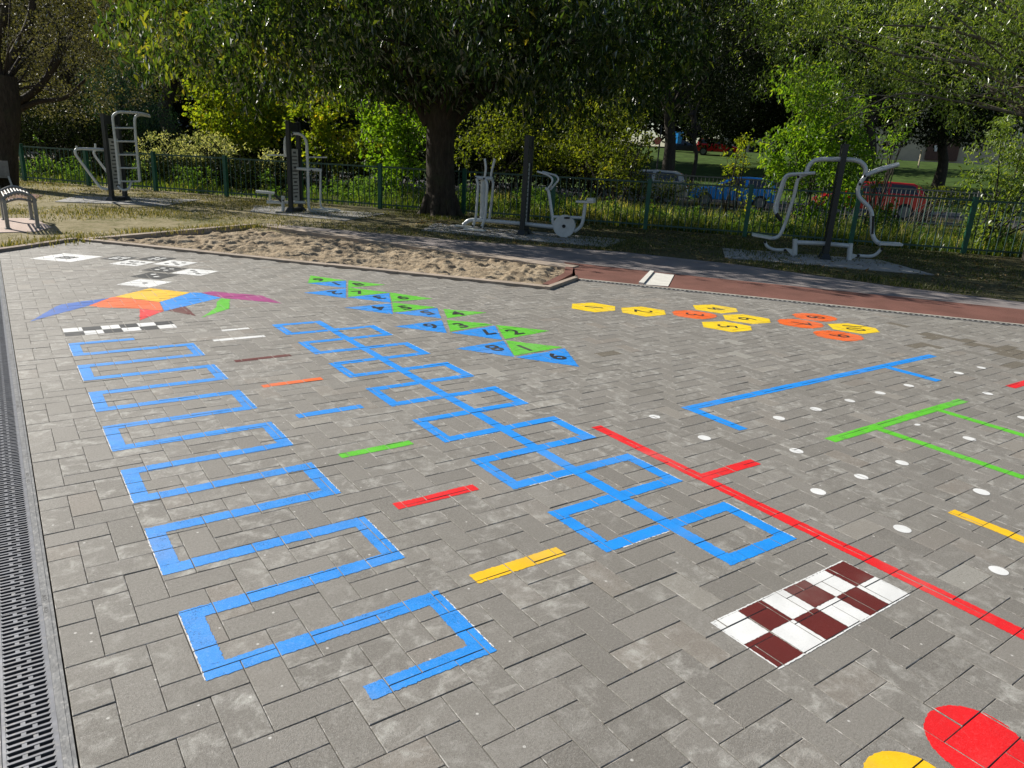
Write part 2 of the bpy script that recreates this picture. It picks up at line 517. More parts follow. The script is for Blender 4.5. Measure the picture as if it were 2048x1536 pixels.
def paint_polys(polys, dz=.0011, rag=0.0, inset=.0009):
    v, f = [], []
    mb = MB()
    for poly in polys:
        if rag:
            pp = []
            n = len(poly)
            for i in range(n):
                a, b = poly[i], poly[(i + 1) % n]
                L = math.hypot(b[0] - a[0], b[1] - a[1]); k = max(1, int(L / .006))
                nx, ny = (b[1] - a[1]) / (L + 1e-9), -(b[0] - a[0]) / (L + 1e-9)
                for j in range(k):
                    t = j / k; e = random.gauss(0, rag)
                    pp.append((a[0] + (b[0] - a[0]) * t + nx * e, a[1] + (b[1] - a[1]) * t + ny * e))
            poly = pp
        xs = [p[0] for p in poly]; ys = [p[1] for p in poly]
        for q in pavers_over(min(xs), min(ys), max(xs), max(ys)):
            c = clip(poly, 0, q.x0 + inset, False)
            if len(c) > 2: c = clip(c, 0, q.x1 - inset, True)
            if len(c) > 2: c = clip(c, 1, q.y0 + inset, False)
            if len(c) > 2: c = clip(c, 1, q.y1 - inset, True)
            if len(c) < 3: continue
            ar = sum(c[i][0] * c[(i + 1) % len(c)][1] - c[(i + 1) % len(c)][0] * c[i][1] for i in range(len(c)))
            if abs(ar) < 2e-6: continue
            if ar < 0: c = c[::-1]
            mb.add([(x, y, q.z(x, y) + dz) for x, y in c], [tuple(range(len(c)))])
    return mb


def rect(x0, y0, x1, y1): return [(x0, y0), (x1, y0), (x1, y1), (x0, y1)]


def circ(x, y, r, n=20, ry=None, rot=0.0):
    ry = ry or r; c, s = math.cos(rot), math.sin(rot)
    return [(x + r * math.cos(t) * c - ry * math.sin(t) * s, y + r * math.cos(t) * s + ry * math.sin(t) * c) for t in np.linspace(0, 2 * math.pi, n, endpoint=False)]


def mark(name, polys, mat, label=None, cat=None, group=None, parent=None, dz=.0011, rag=.0010):
    o = paint_polys(polys, dz, rag).build(name, M[mat], parent)
    if parent is None: tag(o, label, cat, group)
    return o


# zigzag
zt = [5.49 - .2868 * k for k in range(15)]
W = .060; xl, xr = .300, 1.020
zp = []
for k, t in enumerate(zt):
    x0 = xl if k else xl
    x1 = xr
    if k == 0: x1 = .692
    if k == 14: x0 = .636
    zp.append(rect(x0, t - W, x1, t))
    if k < 14:
        xa = xl if k % 2 == 0 else xr - W
        zp.append(rect(xa, zt[k + 1], xa + W, t - W))
zig = mark('zigzag_line', zp, 'blue', 'long bright blue square-wave line painted on the paving beside the drain', 'ground marking', rag=.0012)

# step-over ladder of squares
hk = [5.51 - .2936 * k for k in range(15)]
hp = [rect(2.027 - .03, hk[14] - .03, 2.027 + .03, hk[0] + .03)]
for k, y in enumerate(hk):
    if k < 14: hp.append(rect(1.665, y - .03, 1.997, y + .03))
    if k > 0: hp.append(rect(2.057, y - .03, 2.388, y + .03))
    if k < 14:
        y0, y1 = hk[k + 1] + .03, y - .03
        hp.append(rect(1.665, y0, 1.725, y1) if k % 2 == 0 else rect(2.328, y0, 2.388, y1))
lad = mark('ladder_of_squares', hp, 'blue2', 'blue outlined squares alternating left and right of one long centre line', 'ground marking', rag=.0014)
# thin white undercoat peeping out along some edges
ug = []
for k in (1, 3, 5, 7, 9, 11, 13):
    if k > 8: ug.append(rect(1.745, hk[k] - .0345, 1.99, hk[k] - .0301))
    ug.append(rect(2.3885, hk[k + 1] - .02, 2.3915, hk[k] + .02))
for g_ in ug: mark('undercoat', [g_], 'white', parent=lad, dz=.0008, rag=.0012)
ug = []
for k in (0, 2, 4, 6, 8, 10, 12):
    ug.append(rect(xl - .0038, zt[k + 1] - W * .9, xl - .0005, zt[k] - .02))
    ug.append(rect(xr + .0005, zt[k + 2] - W * .7, xr + .0034, zt[k + 1] - .03))
for g_ in ug: mark('undercoat', [g_], 'white', parent=zig, dz=.0008, rag=.0012)

# row of dashes
for (u0, v0, u1, v1, mt, lab) in (
        (1.155, 1.725, 1.527, 1.785, 'yellow', 'yellow painted dash nearest the camera in the row of dashes'),
        (1.158, 2.318, 1.535, 2.375, 'red', 'red painted dash between the yellow and the green dash'),
        (1.158, 2.890, 1.522, 2.945, 'green', 'green painted dash in the row of single dashes'),
        (1.160, 3.473, 1.524, 3.532, 'blue', 'short single blue painted dash beyond the green dash'),
        (1.152, 4.041, 1.510, 4.093, 'orange', 'orange painted dash between the blue and the maroon dash'),
        (1.150, 4.620, 1.512, 4.672, 'brown', 'dark maroon painted dash beyond the orange dash'),
        (1.155, 5.190, 1.515, 5.248, 'white', 'white painted dash beyond the maroon dash'),
        (1.280, 5.470, 1.480, 5.515, 'white', 'short faint white dash, farthest of the row of dashes')):
    mark('painted_dash', [rect(u0, v0, u1, v1)], mt, lab, 'painted dash', 'row of coloured dashes')

# checker strips
def checker(name, u0, u1, v0, v1, n, dark, first, label):
    t = thing(name, ((u0 + u1) / 2, (v0 + v1) / 2, 0), label, 'checkered marking')
    w = (u1 - u0) / n; hm = (v0 + v1) / 2
    wh, dk = [], []
    for i in range(n):
        for j in (0, 1):
            g = .0008
            rr = rect(u0 + i * w + (g if i else 0), (v0, hm + g)[j], u0 + (i + 1) * w - (g if i < n - 1 else 0), (hm - g, v1)[j])
            (dk if (i + j + first) % 2 == 0 else wh).append(rr)
    e = .006
    wh += [rect(u0 - e, v0 - e, u1 + e, v0 - .0008), rect(u0 - e, v1 + .0008, u1 + e, v1 + e), rect(u0 - e, v0, u0 - .0008, v1), rect(u1 + .0008, v0, u1 + e, v1)] if dark == 'brown' else []
    mark('white_squares', wh, 'white', parent=t, rag=.0007)
    mark('dark_squares', dk, dark, parent=t, rag=.0007)


checker('checker_strip', 1.672, 2.392, .939, 1.178, 6, 'brown', 0, 'maroon and white checkered strip painted beside the long red line')
checker('checker_strip', .300, 1.016, 5.700, 5.938, 6, 'black', 0, 'black and white checkered strip at the far end of the zigzag')

# discs at the lower right corner
mark('painted_disc', [circ(1.868, .492, .137, 40, .120, .3)], 'red', 'big round red spot at the bottom right corner', 'painted spot')
mark('painted_disc', [circ(1.585, .505, .112, 40, .112)], 'yellow', 'round yellow spot cut by the bottom edge beside the red spot', 'painted spot')

# maze
def maze(polys, mat, label): mark('maze_line', polys, mat, label, 'maze line', 'maze lines around the white dots')
maze([rect(2.461, -.3, 2.526, 2.668), rect(2.5265, 1.907, 2.884, 1.971)], 'red', 'long red line with one short branch running to the lower right')
maze([rect(3.165, 2.613, 6.086, 2.680), rect(3.165, 2.258, 3.236, 2.6125), rect(5.292, 2.240, 5.374, 2.6125)], 'blue2', 'long blue line with two short legs beyond the white dots')
maze([rect(3.498, 1.898, 5.008, 1.962), rect(3.903, 1.17, 3.964, 1.8975), rect(4.600, .8, 4.662, 1.8975)], 'green', 'lime green line with two long legs among the white dots')
maze([rect(3.178, .5, 3.241, 1.176)], 'yellow', 'yellow line leaving the frame at the right among the white dots')
maze([rect(5.680, 1.887, 6.35, 1.951)], 'red', 'short end of a red line cut by the right edge')
dots = [(2.900, 2.634, 'upper of two dots left of the blue line'), (2.903, 2.277, 'dot beside the upper end of the red line'), (3.550, 2.284, 'first dot under the blue line, right of its left leg'),
        (3.907, 2.281, 'second dot in the row under the blue line'), (4.270, 2.279, 'third dot in the row under the blue line'), (4.628, 2.279, 'fourth dot in the row under the blue line'),
        (4.998, 2.281, 'fifth dot under the blue line, left of its right leg'), (5.715, 2.279, 'dot right of the right leg of the blue line'), (6.063, 2.271, 'farthest dot, near the right edge below dark pavers'),
        (3.196, 1.927, 'dot left of the end of the green line'), (5.342, 1.924, 'dot right of the end of the green line'), (2.857, 1.583, 'dot nearest the long red line, below its branch'),
        (3.194, 1.576, 'middle of three dots left of the green legs'), (3.554, 1.570, 'right of three dots left of the green legs'), (4.266, 1.566, 'dot between the two green legs'),
        (4.988, 1.573, 'dot cut by the right edge beside the green leg'), (2.851, 1.200, 'dot between the red line and the yellow line'), (3.554, 1.201, 'dot above the yellow line at its right'),
        (2.851, .843, 'large looking dot nearest the camera beside the yellow line')]
for u, v, l in dots:
    mark('white_dot', [circ(u, v, .033 + random.uniform(-.002, .002))], 'white', 'white ' + l, 'painted dot', 'white dots of the maze', rag=.0004)
mark('paint_smudge', [circ(4.22, 1.83, .022, 10, .014)], 'white', 'faint white paint smudge between the two green legs', 'paint mark')

# digits from the built-in font
def digit(txt, x, y, up, size, name, parent, mat='black', bold=.018, z=.0032):
    cu = bpy.data.curves.new('digit_curve', 'FONT'); cu.body = txt; cu.size = 1.0; cu.align_x = 'CENTER'; cu.align_y = 'CENTER'; cu.offset = bold; cu.resolution_u = 4
    ob = bpy.data.objects.new('digit_tmp', cu); COL.objects.link(ob)
    bpy.context.view_layer.update()
    me = bpy.data.meshes.new_from_object(ob.evaluated_get(bpy.context.evaluated_depsgraph_get()))
    bpy.data.objects.remove(ob)
    co = np.array([v.co for v in me.vertices]); ctr = (co.max(0) + co.min(0)) / 2; hh = (co.max(0) - co.min(0))[1]
    up = np.array(up, float); up /= np.linalg.norm(up); rt = np.array([up[1], -up[0]])
    for v, c in zip(me.vertices, co):
        d = (c - ctr)[:2] / hh * size
        q = np.array([x, y]) + rt * d[0] + up * d[1]
        v.co = (q[0], q[1], z)
    me.name = name
    me.materials.clear()
    return link(name, me, M[mat], parent)


# two rows of numbered triangles
G = [('9', (2.736, 7.634), (2.549, 7.198), (2.979, 7.240)), ('8', (3.005, 7.234), (2.840, 6.852), (3.262, 6.872)), ('7', (2.840, 6.846), (2.645, 6.385), (3.113, 6.472)),
     ('6', (3.118, 6.478), (2.938, 6.053), (3.375, 6.055)), ('5', (2.925, 6.020), (2.745, 5.623), (3.208, 5.684)), ('4', (3.227, 5.597), (3.072, 5.257), (3.520, 5.330)),
     ('3', (3.035, 5.205), (2.852, 4.827), (3.318, 4.912)), ('2', (3.326, 4.880), (3.120, 4.448), (3.620, 4.540)), ('1', (3.105, 4.417), (2.908, 4.022), (3.385, 4.075))]
Bt = [('1', (2.545, 7.190), (2.968, 7.216), (2.802, 6.815)), ('2', (2.336, 6.714), (2.796, 6.803), (2.608, 6.345)), ('3', (2.636, 6.375), (3.096, 6.440), (2.906, 6.010)),
      ('4', (2.429, 5.950), (2.892, 5.981), (2.708, 5.560)), ('5', (2.730, 5.600), (3.197, 5.657), (3.020, 5.270)), ('6', (2.520, 5.141), (2.988, 5.205), (2.797, 4.790)),
      ('7', (2.835, 4.790), (3.304, 4.870), (3.085, 4.437)), ('8', (2.619, 4.353), (3.078, 4.410), (2.890, 3.994)), ('9', (2.893, 3.985), (3.381, 4.036), (3.158, 3.604))]
for rows, mt, cn, gp, upv in ((G, 'green', 'lime green', 'green numbered triangles', (-.02, 1)), (Bt, 'blue', 'blue', 'blue numbered triangles', (.05, -1))):
    for d, a, b, c in rows:
        cx, cyy = (a[0] + b[0] + c[0]) / 3, (a[1] + b[1] + c[1]) / 3
        t = thing('numbered_triangle', (cx, cyy, 0), '%s painted triangle with a black number %s' % (cn, d), 'painted triangle', gp)
        mark('triangle', [[a, b, c]], mt, parent=t, rag=.003)
        sh = .035 if mt == 'green' else -.035
        digit(d, cx - sh * .9, cyy - sh * .1, upv, .165, 'number', t)

# numbered hexagons
HX = [('1', 4.650, 5.170, 'lemon'), ('2', 4.998, 4.842, 'lemon'), ('3', 5.389, 4.542, 'orange'), ('4', 5.838, 4.665, 'lemon'), ('5', 5.272, 4.060, 'lemon'),
      ('6', 5.739, 4.204, 'lemon'), ('7', 6.094, 3.864, 'orange'), ('8', 6.520, 3.992, 'orange'), ('9', 5.974, 3.402, 'orange'), ('10', 6.421, 3.524, 'lemon')]
H1 = [(4.555, 5.385), (4.802, 5.354), (4.898, 5.129), (4.749, 4.965), (4.491, 4.976), (4.397, 5.199)]
H2 = [(5.742, 4.887), (5.987, 4.838), (6.076, 4.599), (5.942, 4.471), (5.695, 4.478), (5.585, 4.711)]
for d, x, y, mt in HX:
    t = thing('numbered_hexagon', (x, y, 0), '%s painted hexagon with a black number %s' % ('yellow' if mt == 'lemon' else 'orange', d), 'painted hexagon', 'numbered hexagon steps')
    src = H1 if d in '12' else H2
    c0 = np.mean(src, axis=0)
    k = .985 if mt == 'lemon' else .95
    rot = -.06 if d in ('5', '6', '10', '9') else 0.0
    poly = [(x + ((p[0] - c0[0]) * math.cos(rot) - (p[1] - c0[1]) * math.sin(rot)) * k, y + ((p[0] - c0[0]) * math.sin(rot) + (p[1] - c0[1]) * math.cos(rot)) * k) for p in src]
    if mt == 'orange':      # sprayed by hand: softer corners
        q = []
        for i in range(6):
            a, b = np.array(poly[i]), np.array(poly[(i + 1) % 6]); q += [tuple(a * .8 + b * .2), tuple(a * .2 + b * .8)]
        poly = q
    mark('hexagon', [poly], mt, parent=t, rag=.002 if mt == 'lemon' else .006)
    digit(d, x, y, (.72, -.69), .175, 'number', t, bold=-.004)

# black and white die faces
DI = [(9, .615, 9.480, .355, 'white', 'big white square with nine black spots at the far end of the paving'), (8, 1.118, 9.315, .205, 'black', 'black square with eight white spots beside the biggest white square'),
      (6, 1.485, 9.185, .222, 'black', 'black square with six white spots'), (7, 1.195, 8.930, .235, 'white', 'white square with seven black spots'),
      (5, 1.605, 8.805, .240, 'white', 'white square with five black spots'), (4, 1.423, 8.415, .228, 'black', 'black square with four white spots'),
      (3, 1.675, 8.155, .240, 'white', 'white square with three black spots'), (2, 1.263, 8.035, .232, 'black', 'black square with two white spots'), (1, 1.108, 7.635, .242, 'white', 'white square with one black spot above the tangram bird')]
SP = {1: [(0, 0)], 2: [(-.5, .5), (.5, -.5)], 3: [(-.75, .75), (0, 0), (.75, -.75)], 4: [(-.5, -.5), (.5, .5), (-.5, .5), (.5, -.5)],
      5: [(-.6, -.6), (.6, .6), (-.6, .6), (.6, -.6), (0, 0)], 6: [(-.65, -.4), (0, -.4), (.65, -.4), (-.65, .4), (0, .4), (.65, .4)],
      7: [(-.65, -.65), (.65, .65), (-.65, .65), (.65, -.65), (0, 0), (-.65, 0), (.65, 0)], 8: [(i, j) for i in (-.65, 0, .65) for j in (-.65, 0, .65) if (i, j) != (0, 0)],
      9: [(i, j) for i in (-.6, 0, .6) for j in (-.6, 0, .6)]}
for nsp, x, y, r, mt, lab in DI:
    t = thing('spotted_square', (x, y, 0), lab, 'painted square', 'black and white spotted squares')
    c45 = math.pi / 4 + .02
    e1 = np.array([.70, .72]) / 1.004; e2 = np.array([.72, -.70]) / 1.004
    hw = r / math.sqrt(2)
    mark('square', [[tuple(np.array([x, y]) + e1 * hw * i + e2 * hw * j) for i, j in ((-1, -1), (1, -1), (1, 1), (-1, 1))]], mt, parent=t, rag=.003)
    sr_ = .027 if nsp < 9 else .03
    hs = hw * (.62 if nsp in (1, 2, 3, 4, 5) else .66) * (.62 if nsp == 9 else 1)
    for i, j in SP[nsp]:
        q = np.array([x, y]) + e1 * hs * i + e2 * hs * j
        o = paint_polys([circ(q[0], q[1], sr_, 14)], .0024, 0).build('spot', M['black' if mt == 'white' else 'white'], t)

# tangram figure
t = thing('tangram_bird', (1.1, 6.7, 0), 'tangram figure of seven coloured shapes like a bird in flight', 'tangram figure')
for nm, mt, poly in (('body', 'yellow', [(.775, 7.03), (1.105, 7.35), (1.388, 7.035), (1.070, 6.695)]), ('wing', 'orange', [(.545, 6.715), (.735, 7.0), (.772, 7.025), (1.066, 6.692), (1.034, 6.315), (.885, 6.47), (.61, 6.62)]),
                     ('foot', 'red', [(.883, 6.465), (1.03, 6.312), (.815, 6.035)]), ('tail', 'blue2', [(1.073, 6.69), (1.392, 7.03), (1.47, 6.99), (1.575, 6.71), (1.037, 6.305)]),
                     ('leg', 'brown', [(1.066, 6.318), (1.222, 6.452), (1.222, 6.045)]), ('plume', 'purple', [(1.474, 6.99), (1.58, 7.03), (1.935, 6.70), (1.99, 6.30), (1.60, 6.69)]),
                     ('tail_tip', 'green', [(1.578, 6.69), (1.63, 6.62), (1.525, 6.23), (1.25, 5.98), (1.44, 6.31), (1.505, 6.55)]), ('wing_tip', 'dblue', [(.125, 6.26), (.315, 6.75), (.365, 6.84), (.73, 6.995), (.54, 6.71)])):
    mark(nm, [poly], mt, parent=t, rag=.003)

# ------------------------------------------------------------------ drainage channel on the left
t = thing('drainage_channel', (-.08, 3, 0), 'slotted metal drainage channel along the left edge of the paving', 'drain')
fb = MB(); fb.prism(rect(-.030, -.7, -.0035, 10.0), -.05, .0015); fb.prism(rect(-.0155, -.7, -.0125, 10.0), .0016, .0030); fb.prism(rect(-.162, -.7, -.142, 10.0), -.05, .0015)
fb.build('steel_edge', M['galv'], t)
hb = MB(); hb.prism(rect(-.1415, -.7, -.0305, 10.0), -.16, -.12); hb.build('channel_floor', M['hole'], t)
v = 1.285 - 2.0
while v < 9.6:
    gb = MB()
    a, b = v + .0012, v + .9988
    gb.prism(rect(-.1415, a, -.133, b), -.025, -.001); gb.prism(rect(-.041, a, -.0305, b), -.025, -.001)
    nb = 52; pit = (b - a) / nb
    for i in range(nb + 1):
        y = a + i * pit
        gb.prism(rect(-.1328, max(a, y - .0034), -.0412, min(b, y + .0034)), -.022, -.0016 + .0006 * (i % 2))
        if i < nb:
            wx = -.0985 if i % 2 else -.075
            gb.prism(rect(wx - .005, y + .0035, wx + .005, y + pit - .0035), -.022, -.0022)
            gb.prism([(-.1328, y + .0035), (-.1278, y + .0035), (-.1328, y + pit - .0035)], -.02, -.0024)
            gb.prism([(-.0412, y + .0035), (-.0412, y + pit - .0035), (-.0462, y + .0035)], -.02, -.0024)
    gb.build('grating', M['grate'], t)
    for q, yy in enumerate((v + .035, v + .965)):
        digit('ACO', -.0225, yy, (1, 0), .011, 'maker_mark', t, 'ink', .01, .0020)
    v += 1.0
cs = MB(); cs.prism(rect(-3.0, -1.0, -.163, 10.0), -.06, -.0005); struct(cs.build('concrete_strip', M['slab']))

# ------------------------------------------------------------------ kerbs, sand pit, track
def band(name, pts, w, z0, z1, mat):
    """kerb along the polyline pts; w metres wide to the left of travel"""
    mb = MB()
    for a, b in zip(pts[:-1], pts[1:]):
        a = np.array(a); b = np.array(b); d = (b - a) / np.linalg.norm(b - a); n = np.array([-d[1], d[0]])
        L = np.linalg.norm(b - a); k = max(1, int(round(L / .915)))
        for i in range(k):
            p0 = a + d * (L * i / k + .002); p1 = a + d * (L * (i + 1) / k - .002)
            mb.prism([p0, p1, p1 + n * w, p0 + n * w], z0, z1 + random.uniform(-.002, .002))
    return struct(mb.build(name, M[mat]))


PA, PB, PC, PD = (1.02, 11.02), (3.58, 12.62), (5.92, 7.28), (4.86, 6.52)
band('pit_kerb', [(.86, 10.98), (4.83, 6.09)], .115, -.06, .024, 'kerb')
band('pit_kerb', [(.955, 11.075), (3.60, 12.76)], -.12, -.06, .028, 'kerb')
band('pit_kerb', [(3.56, 12.66), (5.99, 7.20)], .30, -.06, .020, 'kerb')
band('pit_kerb', [(4.95, 6.23), (5.72, 6.80), (6.08, 7.22)], .10, -.06, .025, 'redrub')
mb = MB(); mb.prism([(4.855, 6.10), (5.50, 6.555), (5.735, 6.72), (5.05, 6.18 + .12)], -.06, .018); struct(mb.build('kerb_block', M['kerb']))
band('edge_kerb', [(-.6, 9.35), (.86, 10.99)], .09, -.06, .035, 'kerbdark')
band('notch_kerb', [(4.81, 6.075), (5.585, 6.525)], .06, -.06, .034, 'kerb')

# sand with footprints
nx, ny = 330, 210
gx, gy = np.meshgrid(np.linspace(0, 1, nx), np.linspace(0, 1, ny))
A_, B_, C_, D_ = (np.array(p) for p in ((.93, 11.03), (3.62, 12.70), (6.05, 7.25), (4.90, 6.15)))
pos = (A_[None, None] * (1 - gx)[..., None] * (1 - gy)[..., None] + D_[None, None] * (gx * (1 - gy))[..., None] + B_[None, None] * ((1 - gx) * gy)[..., None] + C_[None, None] * (gx * gy)[..., None])
z = np.zeros_like(gx)
for i in range(1500):
    c = rng.random(2); cc = A_ * (1 - c[0]) * (1 - c[1]) + D_ * c[0] * (1 - c[1]) + B_ * (1 - c[0]) * c[1] + C_ * c[0] * c[1]
    th = rng.random() * np.pi; rr = rng.uniform(.035, .10); el = rng.uniform(1.1, 2.4)
    dx, dy = pos[..., 0] - cc[0], pos[..., 1] - cc[1]
    a = (dx * np.cos(th) + dy * np.sin(th)) / (rr * el); b = (-dx * np.sin(th) + dy * np.cos(th)) / rr
    d2 = a * a + b * b
    z += -rng.uniform(.005, .026) * np.exp(-d2 * 1.6) + rng.uniform(.004, .02) * np.exp(-(np.sqrt(d2) - 1.35) ** 2 * 7)
z *= np.clip(.55 + .9 * np.sin(gx * 23 + 2 * np.sin(gy * 9)) * np.sin(gy * 13 + 1.7 * np.sin(gx * 17)), .18, 1.5)
z += (rng.random(z.shape) - .5) * .020
edge = np.minimum(np.minimum(gx, 1 - gx) * 6.5, np.minimum(gy, 1 - gy) * 3)
z = np.clip(z * .75, -.09, .05) - .022 - .03 * np.exp(-edge * 5)
z = np.where(gx + (1 - gy) * .3 < .2, z - .02, z)
V = np.stack([pos[..., 0], pos[..., 1], z], -1).reshape(-1, 3)
idx = np.arange(nx * ny).reshape(ny, nx)
FQ = np.stack([idx[:-1, :-1], idx[:-1, 1:], idx[1:, 1:], idx[1:, :-1]], -1).reshape(-1, 4)
struct(fastmesh('sand', V, FQ, 4, M['sand'], smooth=True))

# red rubber track and grey path
mb = MB(); mb.prism([(5.60, 6.56), (11.2, -.77), (12.0, -.77), (9.42, 3.36), (7.33, 6.25), (6.35, 7.75), (6.06, 7.18)], -.06, .006); struct(mb.build('red_track', M['redrub']))
mb = MB(); mb.prism([(6.06, 7.20), (6.35, 7.752), (7.332, 6.252), (9.424, 3.362), (12.003, -.769), (13.4, -.77), (10.1, 3.55), (9.54, 4.80), (8.95, 6.9), (8.1, 8.45), (6.6, 9.75), (4.9, 11.75), (3.9, 13.0), (3.62, 12.78), (3.90, 12.75)], -.07, .0015); struct(mb.build('path', M['path']))
# slot drain: pale edge with a row of dark teeth
sa, sb = np.array([5.585, 6.515]), np.array([11.12, -.73])
sd = (sb - sa) / np.linalg.norm(sb - sa); sn = np.array([-sd[1], sd[0]]); L = np.linalg.norm(sb - sa)
t = thing('slot_drain', (sa[0], sa[1], 0), 'narrow pale slot drain with dark teeth between the paving and red track', 'drain')
mb = MB(); q = [sa, sb, sb + sn * .045, sa + sn * .045]; mb.prism(q, -.05, .011); mb.build('pale_edge', M['edgepale'], t)
mb = MB(); q = [sa - sn * .045, sb - sn * .045, sb - sn * .001, sa - sn * .001]; mb.prism(q, -.05, .0065); mb.build('paving_edge', M['slab'], t)
mb = MB()
k = int(L / .05)
for i in range(k):
    a = sa + sd * (i * .05); b = a + sd * .026
    mb.prism([a - sn * .036, b - sn * .036, b - sn * .006, a - sn * .006], .0066, .0085)
mb.build('slot_teeth', M['hole'], t)
# take-off board on the track
p = [gnd(x, y)[:2] for x, y in ((1309, 547), (1348, 551.5), (1336, 574.5), (1288, 571))]
mb = MB(); mb.prism(p, -.03, .013); tag(mb.build('take_off_board', M['pale']), 'white rectangular board let into the red track', 'board')
p = [gnd(x, y)[:2] for x, y in ((1300, 545), (1307.5, 546.5), (1287, 570.5), (1277, 569))]
mb = MB(); mb.prism(p, -.03, .03); tag(mb.build('board_kerb', M['pale']), 'raised pale kerb strip along the left side of the white board', 'kerb')

# ------------------------------------------------------------------ terrain
FP0 = np.array([2.165, 22.5]); FD = np.array([.646, -.763]); FD /= np.linalg.norm(FD); FN = np.array([-FD[1], FD[0]])


def fpt(l, s): return FP0 + FD * l + FN * s


def tz(s, w=0.0):
    return np.interp(s, [-40, -1, 4, 9, 13, 25, 28, 40, 54, 70, 100, 400], [-.045, -.02, -.02, .0, -.2, -.22, -.1, 1.1, 2.35, 3.2, 4.0, 8.0])


ls = np.concatenate([np.linspace(-300, -40, 14), np.linspace(-36, 60, 90), np.linspace(66, 320, 14)])
ss = np.concatenate([np.linspace(-160, -30, 10), np.linspace(-28, 60, 110), np.linspace(64, 380, 22)])
LL, SS = np.meshgrid(ls, ss)
xy = FP0[None, None] + LL[..., None] * FD + SS[..., None] * FN
zz = tz(SS) + np.where(SS > 1.5, .06 * np.sin(LL * .7) * np.sin(SS * .55 + 1), 0.0)
nearp = (xy[..., 1] < 12.6) & (SS < -6.2)
zz = np.where(nearp, -.09, zz)
V = np.concatenate([xy, zz[..., None]], -1).reshape(-1, 3)
idx = np.arange(V.shape[0]).reshape(len(ss), len(ls))
FQ = np.stack([idx[:-1, :-1], idx[:-1, 1:], idx[1:, 1:], idx[1:, :-1]], -1).reshape(-1, 4)
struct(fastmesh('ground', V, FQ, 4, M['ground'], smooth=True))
# lawn sheet close to the track, up to the fence
lawn = MB()
lawn_poly = [(-8, 9.5), (-.62, 9.42), (.80, 11.05), (3.50, 12.86), (3.85, 13.05), (4.93, 11.8), (6.63, 9.8), (8.15, 8.5), (9.0, 6.9), (9.6, 4.8), (10.15, 3.55), (13.45, -.8), (21, -.8), (15.9, 6.6), (2.4, 22.6), (-16, 44), (-30, 30)]
lawn.prism(lawn_poly, -.085, -.002)
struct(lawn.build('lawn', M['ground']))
# road behind the fence
mb = MB(); mb.add([(*fpt(-60, 14), -.175), (*fpt(60, 14), -.175), (*fpt(60, 23), -.19), (*fpt(-60, 23), -.19)], [(0, 1, 2, 3)]); o = mb.build('road', M['road']); struct(o)
mb = MB(); mb.prism([fpt(-60, 23), fpt(60, 23), fpt(60, 23.3), fpt(-60, 23.3)], -.4, -.06); struct(mb.build('road_kerb', M['slab']))
mb = MB(); mb.prism([gnd(x, y)[:2] for x, y in ((-60, 437), (66, 437), (104, 455), (72, 464), (-60, 467))], -.06, .008); struct(mb.build('bench_slab', M['pinkslab']))
mb = MB(); mb.prism([gnd(x, y)[:2] for x, y in ((-60, 385), (40, 383), (85, 392), (70, 398), (-60, 402))], -.06, .006); struct(mb.build('red_paved_path', M['redrub']))
for pts in (((1445, 497), (1450, 516), (1870, 551), (1760, 521)), ((842, 461), (872, 447), (1250, 480), (1212, 495)), ((500, 424), (512, 411), (770, 428), (690, 442)), ((110, 404), (150, 393), (400, 400), (330, 412))):
    mb = MB(); mb.prism([gnd(x, y)[:2] for x, y in pts], -.06, .012); struct(mb.build('exercise_pad', M['slab']))

M['farlawn'] = simple('far_lawn_green', (.05, .088, .018), .95, var=.3, scale=1.2, spec=.1, bump=.5, bscale=12, dirt=(.09, .105, .03))
fs_ = np.linspace(24.2, 66, 30); fl_ = np.linspace(-70, 70, 40)
FL_, FS_ = np.meshgrid(fl_, fs_); fxy = FP0 + FL_[..., None] * FD + FS_[..., None] * FN
fz = np.interp(FS_, ss, np.interp(ss, ss, tz(ss))) + .10
idx = np.arange(fz.size).reshape(fz.shape)
struct(fastmesh('far_lawn', np.concatenate([fxy, fz[..., None]], -1).reshape(-1, 3), np.stack([idx[:-1, :-1], idx[:-1, 1:], idx[1:, 1:], idx[1:, :-1]], -1).reshape(-1, 4), 4, M['farlawn'], smooth=True))

# ------------------------------------------------------------------ grass
def blades(name, pts, hgt, mat, lean=.35, w=.004, groups=None):
    n = len(pts)
    pts = np.asarray(pts); hgt = np.asarray(hgt)
    th = rng.random(n) * 2 * np.pi; ph = rng.random(n) * 2 * np.pi
    d = np.stack([np.cos(th), np.sin(th), np.zeros(n)], -1); ld = np.stack([np.cos(ph), np.sin(ph), np.zeros(n)], -1)
    ln = rng.random(n) * lean
    up = np.array([0, 0, 1.0])
    ww = (w * rng.uniform(.6, 1.4, n))[:, None]
    m1 = pts + up * (hgt * .55)[:, None] + ld * (hgt * ln * .35)[:, None]
    tip = pts + up * (hgt * (1 - .35 * ln))[:, None] + ld * (hgt * ln)[:, None]
    V = np.stack([pts - d * ww, pts + d * ww, m1 + d * ww * .8, m1 - d * ww * .8, tip], 1).reshape(-1, 3)
    b = np.arange(n)[:, None] * 5
    T = np.concatenate([b + np.array([[0, 1, 2]]), b + np.array([[0, 2, 3]]), b + np.array([[3, 2, 4]])], 1).reshape(-1, 3)
    r = np.repeat(rng.random(n) if groups is None else groups, 3)
    return fastmesh(name, V, T, 3, mat, attr='rnd', val=r)


